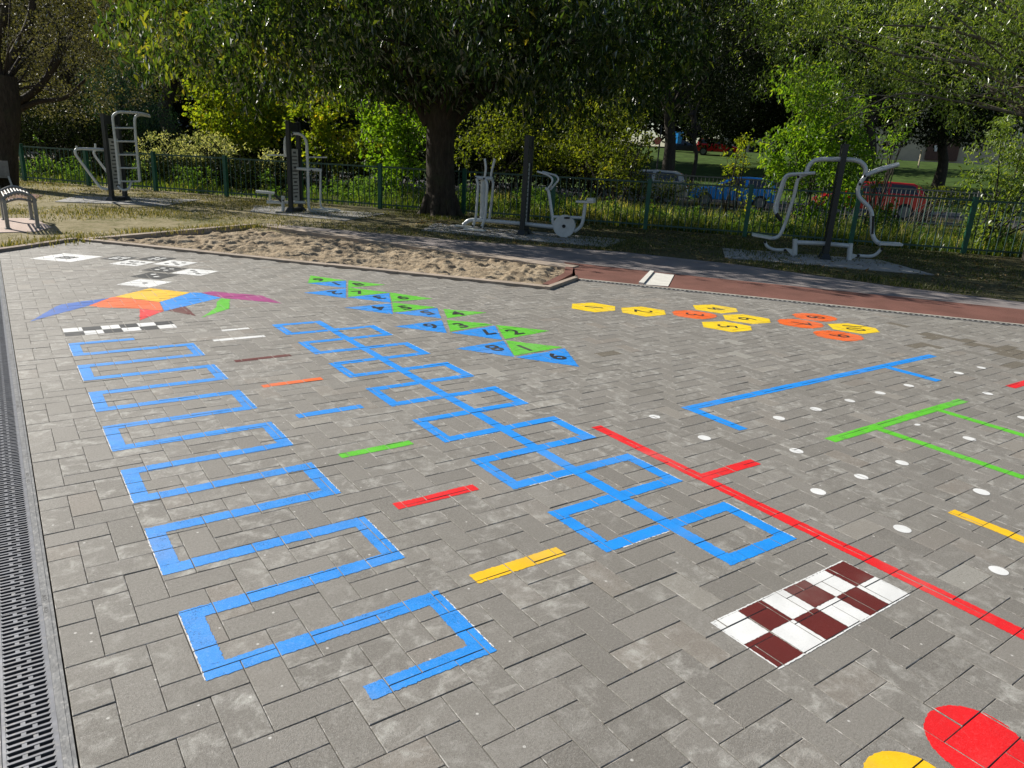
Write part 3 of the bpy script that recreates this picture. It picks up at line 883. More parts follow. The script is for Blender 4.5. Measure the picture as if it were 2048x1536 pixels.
M['grass'] = m_leaf('grass_blade', [(0, (.05, .07, .02)), (.35, (.11, .12, .04)), (.6, (.24, .20, .10)), (1, (.42, .35, .18))], .18, .03)
M['wild'] = m_leaf('wild_grass', [(0, (.03, .06, .012)), (.5, (.07, .115, .022)), (.78, (.15, .18, .05)), (1, (.40, .34, .17))], .45, .03)


def nz(x, y, s, o=0.0): return noise.noise(Vector((x * s + o, y * s - o, o)))


pts, hs = [], []
while len(pts) < 70000:
    l = rng.uniform(-9, 21); s_ = rng.uniform(-8.2, -.05)
    q = fpt(l, s_)
    k = nz(q[0], q[1], .5) + .5 * nz(q[0], q[1], 2.0, 5.1)
    if rng.random() > .35 + k * .9: continue
    if not inside(q[0], q[1], lawn_poly): continue
    if inside(q[0], q[1], [gnd(x, y)[:2] for x, y in ((-60, 437), (66, 437), (104, 455), (72, 464), (-60, 467))]): continue
    pts.append((q[0], q[1], -.002)); hs.append(rng.uniform(.015, .05) * (1.5 if k > .35 else 1))
for cx_, cy_ in ((158, 481), (300, 468), (340, 466), (420, 459), (470, 456), (860, 434), (905, 438), (525, 455), (120, 486), (40, 494), (880, 440)):
    g = gnd(cx_, cy_)
    for i in range(230):
        pts.append((g[0] + rng.normal(0, .22), g[1] + .12 + rng.normal(0, .13), -.002)); hs.append(rng.uniform(.03, .10))
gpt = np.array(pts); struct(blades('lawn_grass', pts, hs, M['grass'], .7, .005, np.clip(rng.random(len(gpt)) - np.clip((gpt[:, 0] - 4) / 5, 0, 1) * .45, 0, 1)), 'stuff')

pts, hs, gr = [], [], []
while len(pts) < 50000:
    l = rng.uniform(-12, 24); s_ = .25 + abs(rng.normal(0, 2.6))
    q = fpt(l, s_)
    k = nz(q[0], q[1], .45, 2.2) + .6 * nz(q[0], q[1], 1.7, 8.0)
    if rng.random() > .55 + k * .7: continue
    if l < 8 and rng.random() < .8: continue
    pts.append((q[0], q[1], float(tz(s_)) - .01))
    hs.append(rng.uniform(.10, .58) * (1 + .5 * k) * (.72 if l > 6 else .55) * (1.25 if rng.random() < .12 else 1)); gr.append(min(1, max(0, rng.beta(1.6, 1.9) + .3 * k + (.06 if l > 9 else -.08))))
struct(blades('wild_grass', pts, hs, M['wild'], .95, .0075, np.array(gr)), 'stuff')

# ------------------------------------------------------------------ trees and shrubs
def leaves(P0, D, Nn, L, Wd, fold=.18):
    """leaf = two triangles folded along the midrib"""
    n = len(P0)
    S = np.cross(D, Nn); S /= np.linalg.norm(S, axis=1)[:, None] + 1e-9
    Nn = np.cross(S, D)
    L = L[:, None]; Wd = Wd[:, None]
    mid = P0 + D * L * .45
    V = np.stack([P0, mid + S * Wd * .5 + Nn * Wd * fold, P0 + D * L - Nn * L * .12, mid - S * Wd * .5 + Nn * Wd * fold], 1).reshape(-1, 3)
    b = np.arange(n)[:, None] * 4
    T = np.concatenate([b + np.array([[0, 1, 2]]), b + np.array([[0, 2, 3]])], 1).reshape(-1, 3)
    return V, T


def unit(n):
    v = rng.normal(size=(n, 3)); return v / np.linalg.norm(v, axis=1)[:, None]


def sfield(P, s, o):
    return (np.sin(P[:, 0] * s + o) * np.sin(P[:, 1] * s * 1.13 + o * 2.1) * np.sin(P[:, 2] * s * .94 + o * .7)
            + .6 * np.sin(P[:, 0] * s * 2.3 + o * 3) * np.sin(P[:, 1] * s * 2.1 + o) * np.sin(P[:, 2] * s * 2.5 + 1.3 * o))


def crown(ells, dens, cl_r, per, L, Wd, droop=.4, shell=.55, gap=-.25, gs=2.2, seed=0, hue=.35):
    """leaf clusters through the volume of ellipsoids; returns verts, tris, rnd and the cluster centres"""
    C = []
    for c, r in ells:
        c = np.array(c, float); r = np.array(r, float) if hasattr(r, '__len__') else np.array([r, r, r * .85])
        n = int(dens * r[0] * r[1] * r[2] * 4.19)
        d = unit(n); q = rng.random(n) ** (1 / 3)
        q = np.where(rng.random(n) < shell, .78 + .26 * rng.random(n), q)
        C.append(c + d * q[:, None] * r)
    C = np.concatenate(C)
    C = C[sfield(C, gs, seed + .5) > gap]
    n = len(C)
    k = rng.integers(int(per * .6), int(per * 1.4) + 1, n)
    I = np.repeat(np.arange(n), k)
    m = len(I)
    P0 = C[I] + unit(m) * (cl_r * rng.random(m) ** .5)[:, None]
    tw = unit(n)[I]
    D = unit(m) * .75 + tw * .5; D[:, 2] -= droop
    D /= np.linalg.norm(D, axis=1)[:, None]
    Nn = unit(m) * .6; Nn[:, 2] += .9
    V, T = leaves(P0, D, Nn, L * rng.uniform(.65, 1.25, m), Wd * rng.uniform(.7, 1.25, m))
    base = rng.random(n)[I] * hue + rng.random(m) * (1 - hue)
    return V, T, np.repeat(base, 2), C


def wood(mb, start, targets, r0, seg=5, sag=.12, r1=.006, n=6):
    start = np.asarray(start, float)
    for tg in targets:
        d = tg - start; L = np.linalg.norm(d)
        perp = unit(1)[0] * L * .10
        P = catmull([start, start + d * .35 + perp + np.array([0, 0, L * sag]), start + d * .7 + perp * .6 + np.array([0, 0, L * sag * .8]), tg], 4)
        mb.tube(P, np.linspace(r0, r1, len(P)), n, cap=False)


def plant(name, label, cat, base, ells, dens, cl_r, per, L, Wd, leafmat, group=None, trunk=None, barkmat='barkdark', limbs=14, lr=.05, ells2=None, **kw):
    seed = len(bpy.data.objects) * .37
    t = thing(name, base, label, cat, group)
    V, T, r, C = crown(ells, dens, cl_r, per, L, Wd, seed=seed, **kw)
    if ells2:
        V2, T2, r2, C2 = crown(ells2, dens, cl_r, per, L, Wd, seed=seed, **kw)
        T2 = T2 + len(V); V = np.concatenate([V, V2]); T = np.concatenate([T, T2]); r = np.concatenate([r, .62 + .38 * r2]); C = np.concatenate([C, C2])
    fastmesh('crown' if cat == 'tree' else 'foliage', V, T, 3, M[leafmat], t, 'rnd', r)
    mb = MB()
    base = np.asarray(base, float)
    if trunk is None:      # several stems from the ground
        tg = C[rng.choice(len(C), min(limbs, len(C)), replace=False)]
        for g in tg:
            b = base + np.array([rng.normal(0, .12), rng.normal(0, .12), -.05])
            wood(mb, b, [g], lr, sag=.05)
    else:
        pth, rad = trunk
        P = catmull(pth, 6); R = np.interp(np.linspace(0, 1, len(P)), np.linspace(0, 1, len(rad)), rad)
        mb.tube(P, R, 14, cap=False)
        top = np.asarray(pth[-1], float)
        tg = C[rng.choice(len(C), min(limbs, len(C)), replace=False)]
        for g in tg:
            f = rng.uniform(.62, 1.0); st = P[int(f * (len(P) - 1))]
            wood(mb, st, [g], lr * rng.uniform(.5, 1), sag=.06)
    mb.build('trunk' if cat == 'tree' else 'stems', M[barkmat], t, smooth=True)
    return t


LS = {
    'cherry': ([(0, (.009, .022, .007)), (.4, (.020, .042, .012)), (.7, (.045, .075, .018)), (.88, (.12, .15, .024)), (1, (.26, .21, .035))], .50, .10),
    'bronze': ([(0, (.022, .024, .014)), (.5, (.045, .046, .026)), (.85, (.085, .080, .045)), (1, (.15, .13, .07))], .40, .13),
    'maple': ([(0, (.05, .09, .012)), (.4, (.12, .17, .018)), (.8, (.20, .22, .022)), (.95, (.28, .22, .03)), (1, (.30, .13, .03))], .58, .04),
    'lime': ([(0, (.045, .10, .012)), (.5, (.095, .18, .018)), (.85, (.16, .24, .025)), (1, (.23, .27, .03))], .58, .05),
    'ash': ([(0, (.06, .10, .022)), (.5, (.12, .18, .036)), (.85, (.20, .25, .06)), (1, (.32, .34, .11))], .55, .12),
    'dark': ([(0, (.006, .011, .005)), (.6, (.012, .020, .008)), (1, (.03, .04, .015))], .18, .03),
    'olive': ([(0, (.03, .05, .010)), (.5, (.075, .10, .016)), (.85, (.15, .17, .025)), (1, (.24, .21, .03))], .55, .05),
    'frost': ([(0, (.05, .07, .03)), (.35, (.12, .15, .07)), (.6, (.40, .41, .28)), (1, (.72, .70, .55))], .30, .06),
    'teal': ([(0, (.012, .035, .030)), (.6, (.025, .06, .048)), (1, (.06, .10, .075))], .22, .04),
    'nettle': ([(0, (.03, .07, .02)), (.5, (.06, .12, .03)), (1, (.13, .19, .06))], .5, .04),
}
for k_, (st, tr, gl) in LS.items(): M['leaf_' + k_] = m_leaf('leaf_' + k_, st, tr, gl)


def ell(x, y, D, rx, rz, ry=None):
    """ellipsoid centred at pixel x, y at depth D, radii given in photograph pixels"""
    s = D / F
    return (pt(x, y, D), ((ry or rx) * s, (ry or rx) * s, rz * s))


def base_at(x, D, z=None):
    q = pt(x, 312, D)
    s = (q[:2] - FP0) @ FN
    q[2] = float(tz(s)) if z is None else z
    return q


# big cherry tree in front of the fence
b = np.array([8.18, 14.45, -.03])
up = lambda dx, dz, dl=0.0: b + np.array([.81 * dx + FWD[0] * dl, -.585 * dx + FWD[1] * dl, dz])
ch = [ell(820, 35, 15.8, 330, 140), ell(480, 80, 14.6, 230, 100), ell(1150, 90, 15.5, 230, 140), ell(880, -70, 16.5, 330, 120), ell(640, 25, 13.8, 200, 90), ell(1000, 20, 13.6, 240, 120), ell(330, 60, 15.0, 110, 70), ell(1030, 95, 17.5, 330, 80), ell(640, 105, 17.5, 250, 75), ell(1130, 200, 14.8, 70, 60), ell(1290, 60, 16, 130, 110), ell(1090, -130, 16.5, 270, 110), ell(600, -60, 15.2, 150, 55)]
t = plant('cherry_tree', 'big tree with a thick forked trunk and long drooping leaves', 'tree', b, ch, 8.5, .36, 18, .185, .068, 'leaf_cherry',
          trunk=([up(0, 0), up(.0, .6), up(-.03, 1.4), up(.0, 2.2), up(.05, 2.7)], [.40, .32, .30, .33, .30]), barkmat='bark', limbs=26, lr=.10, ells2=[ell(420, 95, 13.9, 120, 60), ell(330, 60, 14.4, 90, 50), ell(560, 70, 13.6, 110, 60), ell(250, 90, 15, 50, 40), ell(1230, 120, 14.6, 60, 60)], droop=.75, gap=-.12, gs=2.3, shell=.45)
mb = MB()
for dx, dz, dl, r in ((-1.1, 4.2, -.6, .16), (1.0, 4.4, -.3, .17), (-.35, 4.6, .8, .17), (.45, 4.8, -1.2, .15), (-2.4, 3.6, .1, .12), (2.3, 3.9, .5, .12)):
    P_ = catmull([up(-.05 + dx * .10, 1.95, 0), up(dx * .28, 2.5, dl * .3), up(dx * .6, 3.2, dl * .7), up(dx, dz, dl)], 6)
    mb.tube(P_, np.linspace(r * 1.1, r * .45, len(P_)), 10, cap=False)
for k_ in range(7):
    a_ = k_ * .9 + .3; P_ = catmull([b + np.array([math.cos(a_) * .75, math.sin(a_) * .75, -.06]), b + np.array([math.cos(a_) * .45, math.sin(a_) * .45, .06]), b + np.array([math.cos(a_) * .25, math.sin(a_) * .25, .45])], 5)
    mb.tube(P_, np.linspace(.03, .12, len(P_)), 8, cap=False)
mb.build('limbs', M['bark'], t, smooth=True)

# left tree with bronze leaves
b = gnd(-4, 374); b[2] = -.03
s_ = lambda x, y, D=float(b @ FWD): pt(x, y, D)
t = plant('bronze_tree', 'tree with small bronze leaves and forked trunk at the left edge', 'tree', b,
          [ell(60, 30, 18.2, 170, 90), ell(180, 130, 19.2, 120, 90), ell(-60, 130, 18.2, 80, 80), ell(230, 40, 19.4, 110, 80), ell(120, 175, 20, 110, 60)], 11, .30, 26, .075, .045, 'leaf_bronze',
          trunk=([b, s_(3, 300), s_(8, 215), s_(5, 150)], [.42, .33, .33, .28]), barkmat='bark', limbs=12, lr=.04, droop=.3, gap=-.25, gs=2.6)
mb = MB()
for pts_, r in (((( 8, 215), (60, 190), (105, 140), (150, 60)), .11), (((12, 235), (70, 205), (130, 195), (170, 160)), .08), (((8, 200), (25, 120), (60, 40), (70, -60)), .14), (((4, 190), (-10, 100), (10, 20), (0, -80)), .14), (((95, 150), (120, 80), (90, 10)), .06)):
    P_ = catmull([s_(x, y, 18.4) for x, y in pts_], 6); mb.tube(P_, np.linspace(r, r * .4, len(P_)), 9, cap=False)
mb.build('limbs', M['bark'], t, smooth=True)

# ash tree hanging in from the right
b = gnd(2096, 526); b[2] = -.02
t = plant('ash_tree', 'ash tree with pale feathery leaves hanging in from the upper right', 'tree', b,
          [ell(1840, 60, 14.0, 190, 110), ell(1640, 100, 14.8, 150, 90), ell(1990, 130, 13.6, 130, 110), ell(1800, -60, 14.5, 300, 110), ell(1730, 190, 14.8, 130, 70), ell(1560, 40, 15.5, 110, 80), ell(2060, 20, 13.0, 150, 150), ell(1900, 215, 14.8, 110, 40)], 16, .26, 26, .092, .028, 'leaf_ash',
          trunk=([b, pt(2104, 400, 13.2), pt(2112, 250, 13.2), pt(2115, 60, 13.2)], [.42, .26, .24, .20]), barkmat='branch', limbs=18, lr=.035, droop=.35, gap=-.05, gs=2.5)
mb = MB()
for pts_, r in ((((2085, 180), (1960, 130), (1800, 110), (1680, 70)), .055), (((2085, 120), (1900, 60), (1760, 50)), .05), (((2085, 240), (1900, 200), (1790, 190), (1660, 255)), .035), (((1860, 195), (1770, 215), (1690, 240), (1640, 275)), .014), (((1880, 205), (1800, 240), (1740, 260)), .013), (((1840, 200), (1730, 190), (1640, 212)), .013)):
    P_ = catmull([pt(x, y, 13.4) for x, y in pts_], 6); r *= .7; mb.tube(P_, np.linspace(r, max(.006, r * .3), len(P_)), 7, cap=False)
mb.build('limbs', M['branch'], t, smooth=True)

# shrubs and small trees beyond the fence
def shrub(name, label, cat, x, D, ells, dens, cl, per, L, Wd, mat, grp='shrubs and young trees beyond the green fence', **kw):
    return plant(name, label, cat, base_at(x, D), [ell(*e) for e in ells], dens * 2.6, cl, per, L, Wd, mat, grp, lr=.022, **kw)


shrub('maple_shrub', 'yellowing maple shrub behind the white flowered bush, left of the cherry trunk', 'shrub', 470, 25, [(470, 220, 25, 80, 62), (440, 165, 25.5, 60, 45), (530, 190, 25.5, 55, 70), (500, 265, 24.5, 70, 35)], 10, .30, 18, .13, .12, 'leaf_maple', droop=.35, gap=-.1, gs=2.2)
shrub('maple_shrub', 'yellow green maple sapling right of the second exercise column', 'shrub', 650, 23, [(640, 180, 23, 52, 60), (610, 250, 23, 55, 40), (670, 240, 23.5, 40, 60), (625, 300, 22.5, 50, 28)], 10, .28, 18, .13, .12, 'leaf_maple', droop=.35, gap=-.05, gs=2.3)
shrub('lime_green_shrub', 'bright green bush touching the left side of the thick trunk', 'shrub', 790, 20.5, [(785, 220, 20.5, 62, 50), (775, 290, 20, 55, 48), (825, 270, 20.8, 52, 60), (795, 340, 19.8, 55, 30)], 13, .26, 20, .12, .09, 'leaf_lime', droop=.3, gap=-.2, gs=2.6)
shrub('olive_shrub', 'olive green shrub just right of the thick cherry trunk', 'shrub', 985, 24, [(985, 240, 24, 80, 60), (960, 310, 22.5, 50, 35), (1040, 290, 23.5, 70, 50)], 9, .30, 18, .11, .08, 'leaf_olive', droop=.35, gap=-.15, gs=2.2)
shrub('olive_shrub', 'yellow speckled tall shrub right of the third exercise column', 'shrub', 1190, 23.5, [(1180, 235, 23.5, 90, 75), (1240, 190, 24.5, 70, 70), (1130, 290, 23, 60, 40), (1250, 300, 23, 60, 35)], 9, .30, 18, .11, .075, 'leaf_olive', droop=.35, gap=-.2, gs=2.3)
shrub('bright_shrub', 'tall bright green bush rising behind the fourth exercise machine', 'shrub', 1620, 18.5, [(1625, 215, 18.5, 62, 70), (1600, 300, 18.2, 66, 60), (1660, 300, 18.6, 60, 70), (1640, 390, 17.8, 70, 40), (1690, 250, 18.8, 45, 55), (1600, 170, 18.8, 50, 40), (1560, 350, 18, 30, 40), (1720, 330, 18.2, 36, 50)], 13, .27, 20, .13, .07, 'leaf_lime', droop=.3, gap=-.22, gs=2.8)
shrub('sapling', 'reddish topped sapling above the blue car', 'shrub', 1478, 20.5, [(1478, 305, 20.5, 40, 34), (1470, 365, 20.2, 32, 30), (1492, 410, 19.5, 26, 34)], 14, .20, 18, .10, .07, 'leaf_maple', droop=.25, gap=-.1, gs=3.2)
shrub('sapling', 'leafy sapling in front of the red car behind the fourth machine', 'shrub', 1755, 17.8, [(1755, 405, 17.8, 30, 48), (1770, 450, 17.2, 26, 40)], 16, .20, 18, .11, .06, 'leaf_olive', droop=.3, gap=-.05, gs=3.2)
shrub('hanging_sapling', 'loose yellow green sapling left of the brown doorway', 'shrub', 1775, 21, [(1765, 285, 21, 42, 34), (1800, 240, 21, 36, 40), (1745, 330, 20.5, 34, 24)], 12, .22, 16, .11, .05, 'leaf_lime', droop=.4, gap=.0, gs=3.0)
shrub('bright_shrub', 'large leafy shrub at the right edge above the wild grass', 'shrub', 2010, 15.6, [(2010, 330, 15.6, 62, 80), (2040, 420, 15.4, 66, 70), (1985, 440, 15.2, 42, 60), (2060, 270, 16, 60, 60), (1965, 375, 15.8, 36, 44)], 17, .24, 22, .10, .055, 'leaf_ash', droop=.35, gap=-.15, gs=2.8)
shrub('flowering_bush', 'variegated bush with white tips behind the green fence, left hump', 'shrub', 340, 22.5, [(330, 295, 22.5, 48, 26), (380, 300, 22.5, 40, 30), (300, 320, 22.3, 36, 22)], 20, .18, 20, .085, .035, 'leaf_frost', droop=-.5, gap=-.3, gs=3.0)
shrub('flowering_bush', 'variegated bush with white tips behind the green fence, right hump', 'shrub', 480, 21.5, [(420, 300, 21.8, 50, 30), (490, 318, 21.3, 50, 24), (540, 325, 21.0, 36, 20)], 20, .18, 20, .085, .035, 'leaf_frost', droop=-.5, gap=-.3, gs=3.0)
shrub('teal_conifer', 'blue green dark conifer behind the climbing ladder', 'tree', 250, 27, [(245, 190, 27, 70, 60), (262, 235, 26.5, 80, 45), (235, 140, 27.5, 45, 45)], 9, .35, 26, .12, .03, 'leaf_teal', trunk=([base_at(250, 27), base_at(250, 27) + np.array([0, 0, 2.0]), pt(245, 150, 27)], [.16, .12, .06]), limbs=10, droop=.5, gap=-.5, gs=2)
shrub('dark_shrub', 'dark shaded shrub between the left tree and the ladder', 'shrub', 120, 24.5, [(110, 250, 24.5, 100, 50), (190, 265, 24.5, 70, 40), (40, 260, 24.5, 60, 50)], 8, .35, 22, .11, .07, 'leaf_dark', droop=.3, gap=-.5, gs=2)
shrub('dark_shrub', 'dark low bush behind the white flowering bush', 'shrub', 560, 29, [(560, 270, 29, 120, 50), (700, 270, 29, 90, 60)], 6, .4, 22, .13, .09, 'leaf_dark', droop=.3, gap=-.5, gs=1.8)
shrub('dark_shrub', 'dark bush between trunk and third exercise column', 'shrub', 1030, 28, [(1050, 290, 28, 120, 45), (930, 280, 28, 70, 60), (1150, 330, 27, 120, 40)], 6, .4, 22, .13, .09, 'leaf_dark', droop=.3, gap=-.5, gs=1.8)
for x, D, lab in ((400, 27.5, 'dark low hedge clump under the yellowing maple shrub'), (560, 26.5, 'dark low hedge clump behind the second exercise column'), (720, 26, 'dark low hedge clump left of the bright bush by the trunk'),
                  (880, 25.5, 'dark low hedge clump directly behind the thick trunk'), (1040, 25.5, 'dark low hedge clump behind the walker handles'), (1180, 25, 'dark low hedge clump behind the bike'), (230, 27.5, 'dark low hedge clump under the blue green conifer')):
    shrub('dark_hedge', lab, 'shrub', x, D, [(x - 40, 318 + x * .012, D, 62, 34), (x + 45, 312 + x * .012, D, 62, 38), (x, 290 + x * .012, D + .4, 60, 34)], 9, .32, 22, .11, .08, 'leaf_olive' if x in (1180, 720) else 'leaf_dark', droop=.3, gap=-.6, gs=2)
shrub('bright_shrub', 'sunlit yellow green bush between the bike and the silver car', 'shrub', 1245, 21, [(1240, 345, 21, 50, 34), (1200, 320, 21.5, 50, 40), (1265, 290, 22, 40, 40)], 12, .24, 20, .10, .06, 'leaf_olive', droop=.3, gap=-.2, gs=2.6)
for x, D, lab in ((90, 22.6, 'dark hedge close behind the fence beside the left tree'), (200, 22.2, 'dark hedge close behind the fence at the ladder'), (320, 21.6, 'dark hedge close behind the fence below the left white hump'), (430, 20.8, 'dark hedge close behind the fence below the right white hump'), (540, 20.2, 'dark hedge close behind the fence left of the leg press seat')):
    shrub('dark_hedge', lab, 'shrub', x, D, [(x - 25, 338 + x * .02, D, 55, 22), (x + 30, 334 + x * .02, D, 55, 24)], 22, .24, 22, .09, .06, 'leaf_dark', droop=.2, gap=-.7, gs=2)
shrub('dark_hedge', 'dark leafy clump before the pale silver car', 'shrub', 1300, 24, [(1250, 366, 24, 50, 24), (1305, 372, 24, 50, 22), (1370, 384, 24, 44, 18)], 20, .22, 22, .09, .05, 'leaf_olive', droop=.1, gap=-.6, gs=2)
shrub('bright_shrub', 'low leafy green bush just right of the red car', 'shrub', 1850, 22.5, [(1868, 388, 22.5, 34, 20), (1915, 400, 22, 30, 20)], 14, .22, 20, .10, .055, 'leaf_olive', droop=.2, gap=-.3, gs=2.4)
# low leafy weeds along the fence foot on the left
V_, T_, R_, o_ = [], [], [], 0
ee = []
for i in range(150):
    l = rng.uniform(-3, 22); s0 = rng.uniform(.4, 3.2); q = fpt(l, s0); hh = rng.uniform(.16, .5)
    ee.append((np.array([q[0], q[1], hh * .7]), (rng.uniform(.12, .3), rng.uniform(.12, .3), hh * .7)))
V_, T_, R_, _c = crown(ee, 260, .10, 10, .085, .04, droop=.1, gap=-.6, gs=3)
struct(fastmesh('undergrowth', V_, T_, 3, M['leaf_nettle'], None, 'rnd', R_), 'stuff')
for (x, l_) in ((75, 'tall leafy weed against the fence near the left tree'),):
    q = base_at(x, 20.9)
    plant('tall_weed', l_, 'weed', q, [(q + np.array([0, 0, .75]), (.11, .11, .5))], 500, .09, 7, .10, .045, 'leaf_nettle', limbs=5, lr=.008, droop=.2, gap=-.8)

# trees in the middle distance
def midtree(name, label, x, D, ells, mat, tr, dens=2.2, L=.17, Wd=.11, bark='barkdark', rs=1.0, **kw):
    b_ = base_at(x, D)
    plant(name, label, 'tree', b_, [ell(*e) for e in ells], dens, .55, 26, L, Wd, mat, 'trees beyond the road', trunk=([b_ - np.array([0, 0, .2])] + [pt(*p_) for p_ in tr], [.42 * rs, .30 * rs, .26 * rs, .18 * rs]), barkmat=bark, limbs=22, lr=.09, gap=-.42, gs=1.1, **kw)


midtree('dark_tree', 'dark tree with a black trunk standing in the lawn left of the far red car', 1338, 40, [(1330, 120, 40, 130, 110), (1420, 170, 41, 110, 70), (1290, 40, 40, 140, 90), (1480, 60, 42, 130, 120)], 'leaf_dark', [(1340, 300, 40), (1338, 230, 40), (1330, 140, 40)], dens=1.5)
midtree('dark_tree', 'dark spreading tree in front of the brown doorway', 1888, 48, [(1880, 210, 48, 120, 55), (1850, 120, 48, 160, 80), (1950, 240, 47, 80, 40), (1820, 245, 48, 60, 34), (1890, 265, 47, 70, 26), (1960, 275, 47, 50, 22)], 'leaf_dark', [(1886, 330, 48), (1884, 290, 48), (1880, 200, 48)], dens=2.0)
midtree('dark_tree', 'black looking dense tree above the far red car', 1540, 50, [(1530, 140, 50, 120, 110), (1600, 60, 50, 160, 110), (1480, 225, 49, 80, 50), (1560, 240, 49, 80, 45), (1440, 150, 49, 90, 80), (1500, 265, 48, 60, 16), (1440, 255, 48, 50, 20), (1600, 262, 48, 60, 26)], 'leaf_dark', [(1560, 300, 50), (1562, 260, 50), (1540, 160, 50)], dens=2.6)
midtree('slender_tree', 'slender young tree with a bent stem right of the black trunk', 1385, 37, [(1385, 215, 37, 34, 50), (1400, 255, 37, 26, 24)], 'leaf_olive', [(1392, 320, 37), (1388, 280, 37), (1386, 220, 37)], dens=3, L=.13, Wd=.06, rs=.3)
midtree('tall_tree', 'tall olive leaved tree above the yellowing maple shrub', 420, 34, [(420, 60, 34, 150, 90), (330, 120, 34, 100, 60), (520, 100, 34, 110, 60), (400, -60, 34, 240, 90)], 'leaf_olive', [(335, 250, 34), (340, 180, 34), (380, 80, 34)], dens=2)
midtree('tall_tree', 'tall dark green tree behind the thick cherry trunk', 900, 38, [(860, 150, 38, 190, 90), (1050, 130, 38, 150, 100), (700, 130, 38, 150, 80), (900, 0, 38, 320, 110)], 'leaf_cherry', [(960, 300, 38), (955, 230, 38), (930, 120, 38)], dens=1.7)
midtree('tall_tree', 'tall dim tree behind the bronze tree at the left', 120, 40, [(60, 90, 40, 170, 120), (220, 110, 40, 140, 100), (-60, 160, 40, 120, 90), (120, -60, 40, 260, 100)], 'leaf_bronze', [(150, 250, 40), (150, 200, 40), (130, 110, 40)], dens=1.5)
midtree('tall_tree', 'tall tree standing behind the tall bright bush at the right', 1720, 44, [(1740, 60, 44, 190, 110), (1900, 40, 44, 180, 110), (2040, 120, 44, 130, 130), (1680, 170, 44, 90, 60)], 'leaf_cherry', [(1740, 320, 44), (1738, 240, 44), (1735, 140, 44)], dens=1.4)
# far wood closing the view
ee = []
for i in range(46):
    x = -250 + i * 56 + rng.uniform(-20, 20); D = rng.uniform(92, 108)
    ee.append(ell(x, rng.uniform(130, 190), D, rng.uniform(60, 95), rng.uniform(70, 110)))
    ee.append(ell(x + 20, rng.uniform(0, 80), D + 3, rng.uniform(60, 95), rng.uniform(70, 100)))
V_, T_, R_, _c = crown(ee, .16, 1.4, 26, .65, .5, droop=.2, gap=-.9, gs=.5)
ee = []
for i in range(30):
    x = -220 + i * 52 + rng.uniform(-15, 15)
    if x > 1255: break
    D = rng.uniform(56, 64)
    for yc in (60, 150, 235): ee.append(ell(x, yc + rng.uniform(-20, 20), D, 60, 60))
for x, yc in ((1480, 235), (1560, 245), (1640, 240), (1700, 250), (1790, 225), (1960, 215), (2040, 230)): ee.append(ell(x, yc, 62, 60, 34))
for x, yc, w_, h_ in ((1620, 275, 50, 26), (1830, 262, 40, 26), (1945, 262, 40, 30), (1300, 232, 40, 26), (1420, 255, 40, 14), (1530, 268, 30, 20), (1440, 264, 60, 24), (1385, 246, 40, 26), (1480, 285, 30, 12), (1690, 280, 50, 26), (1790, 285, 30, 22)): ee.append(ell(x, yc, 58, w_, h_))
V2, T2, R2, _c = crown(ee, 1.0, .7, 22, .36, .26, droop=.2, gap=-.8, gs=.9)
T2 = T2 + len(V_)
struct(fastmesh('far_wood', np.concatenate([V_, V2]), np.concatenate([T_, T2]), 3, M['leaf_dark'], None, 'rnd', np.concatenate([R_, R2])), 'stuff')

# ------------------------------------------------------------------ green fence
t = thing('green_fence', (*fpt(0, 0), 0), 'dark green metal bow-top fence running behind the exercise machines', 'fence')
pl = [-5.2, -2.6, .05, 2.3, 4.4, 6.55, 8.75, 10.95, 13.05, 15.5, 18.2, 20.75, 23.3]
pl = [((gnd(x, y)[:2] - FP0) @ FD) for x, y in ((178, 372), (305, 385), (441, 391), (595, 402), (746, 419), (908, 434), (1075, 452), (1270, 462), (1471, 478), (1690, 495), (1926, 508))]
step = [b - a for a, b in zip(pl[:-1], pl[1:])]
st = sum(step) / len(step)
pl = [pl[0] + st * i for i in range(-3, 13)]
def pz(l): return float(np.interp(l, [0, 20.5], [.95, 1.08]))
for i, l in enumerate(pl):
    q = fpt(l, 0); mb = MB(); rz = math.atan2(FD[1], FD[0])
    mb.box((q[0], q[1], pz(l) / 2 - .05), (.085, .085, pz(l) + .10), rz)
    mb.box((q[0], q[1], pz(l) + .006), (.095, .095, .012), rz)
    mb.build('fence_post', M['fgreen'], t)
    if i + 1 < len(pl):
        mb = MB(); l2 = pl[i + 1]; n_ = int(round((l2 - l) / .135))
        top = lambda x: pz(x) - .055
        for zf, zo in ((0, .10), (1, 0)):
            a, b2 = fpt(l + .045, 0), fpt(l2 - .045, 0)
            za, zb = (.10, .10) if zf == 0 else (top(l), top(l2))
            m_ = (np.array([*a, za]) + np.array([*b2, zb])) / 2
            X = np.array([*b2, zb]) - np.array([*a, za]); Lx = np.linalg.norm(X); X /= Lx; Y = np.array([-X[1], X[0], 0]); Y /= np.linalg.norm(Y)
            mb.box(m_, (Lx, .010, .035), ax=(X, Y, np.cross(X, Y)))
        for k_ in range(1, n_):
            x = l + (l2 - l) * k_ / n_; q = fpt(x, 0.012)
            mb.tube([(q[0], q[1], .02), (q[0], q[1], top(x) + .02)], .0105, 5)
        mb.build('railing_panel', M['fgreen2'], t)

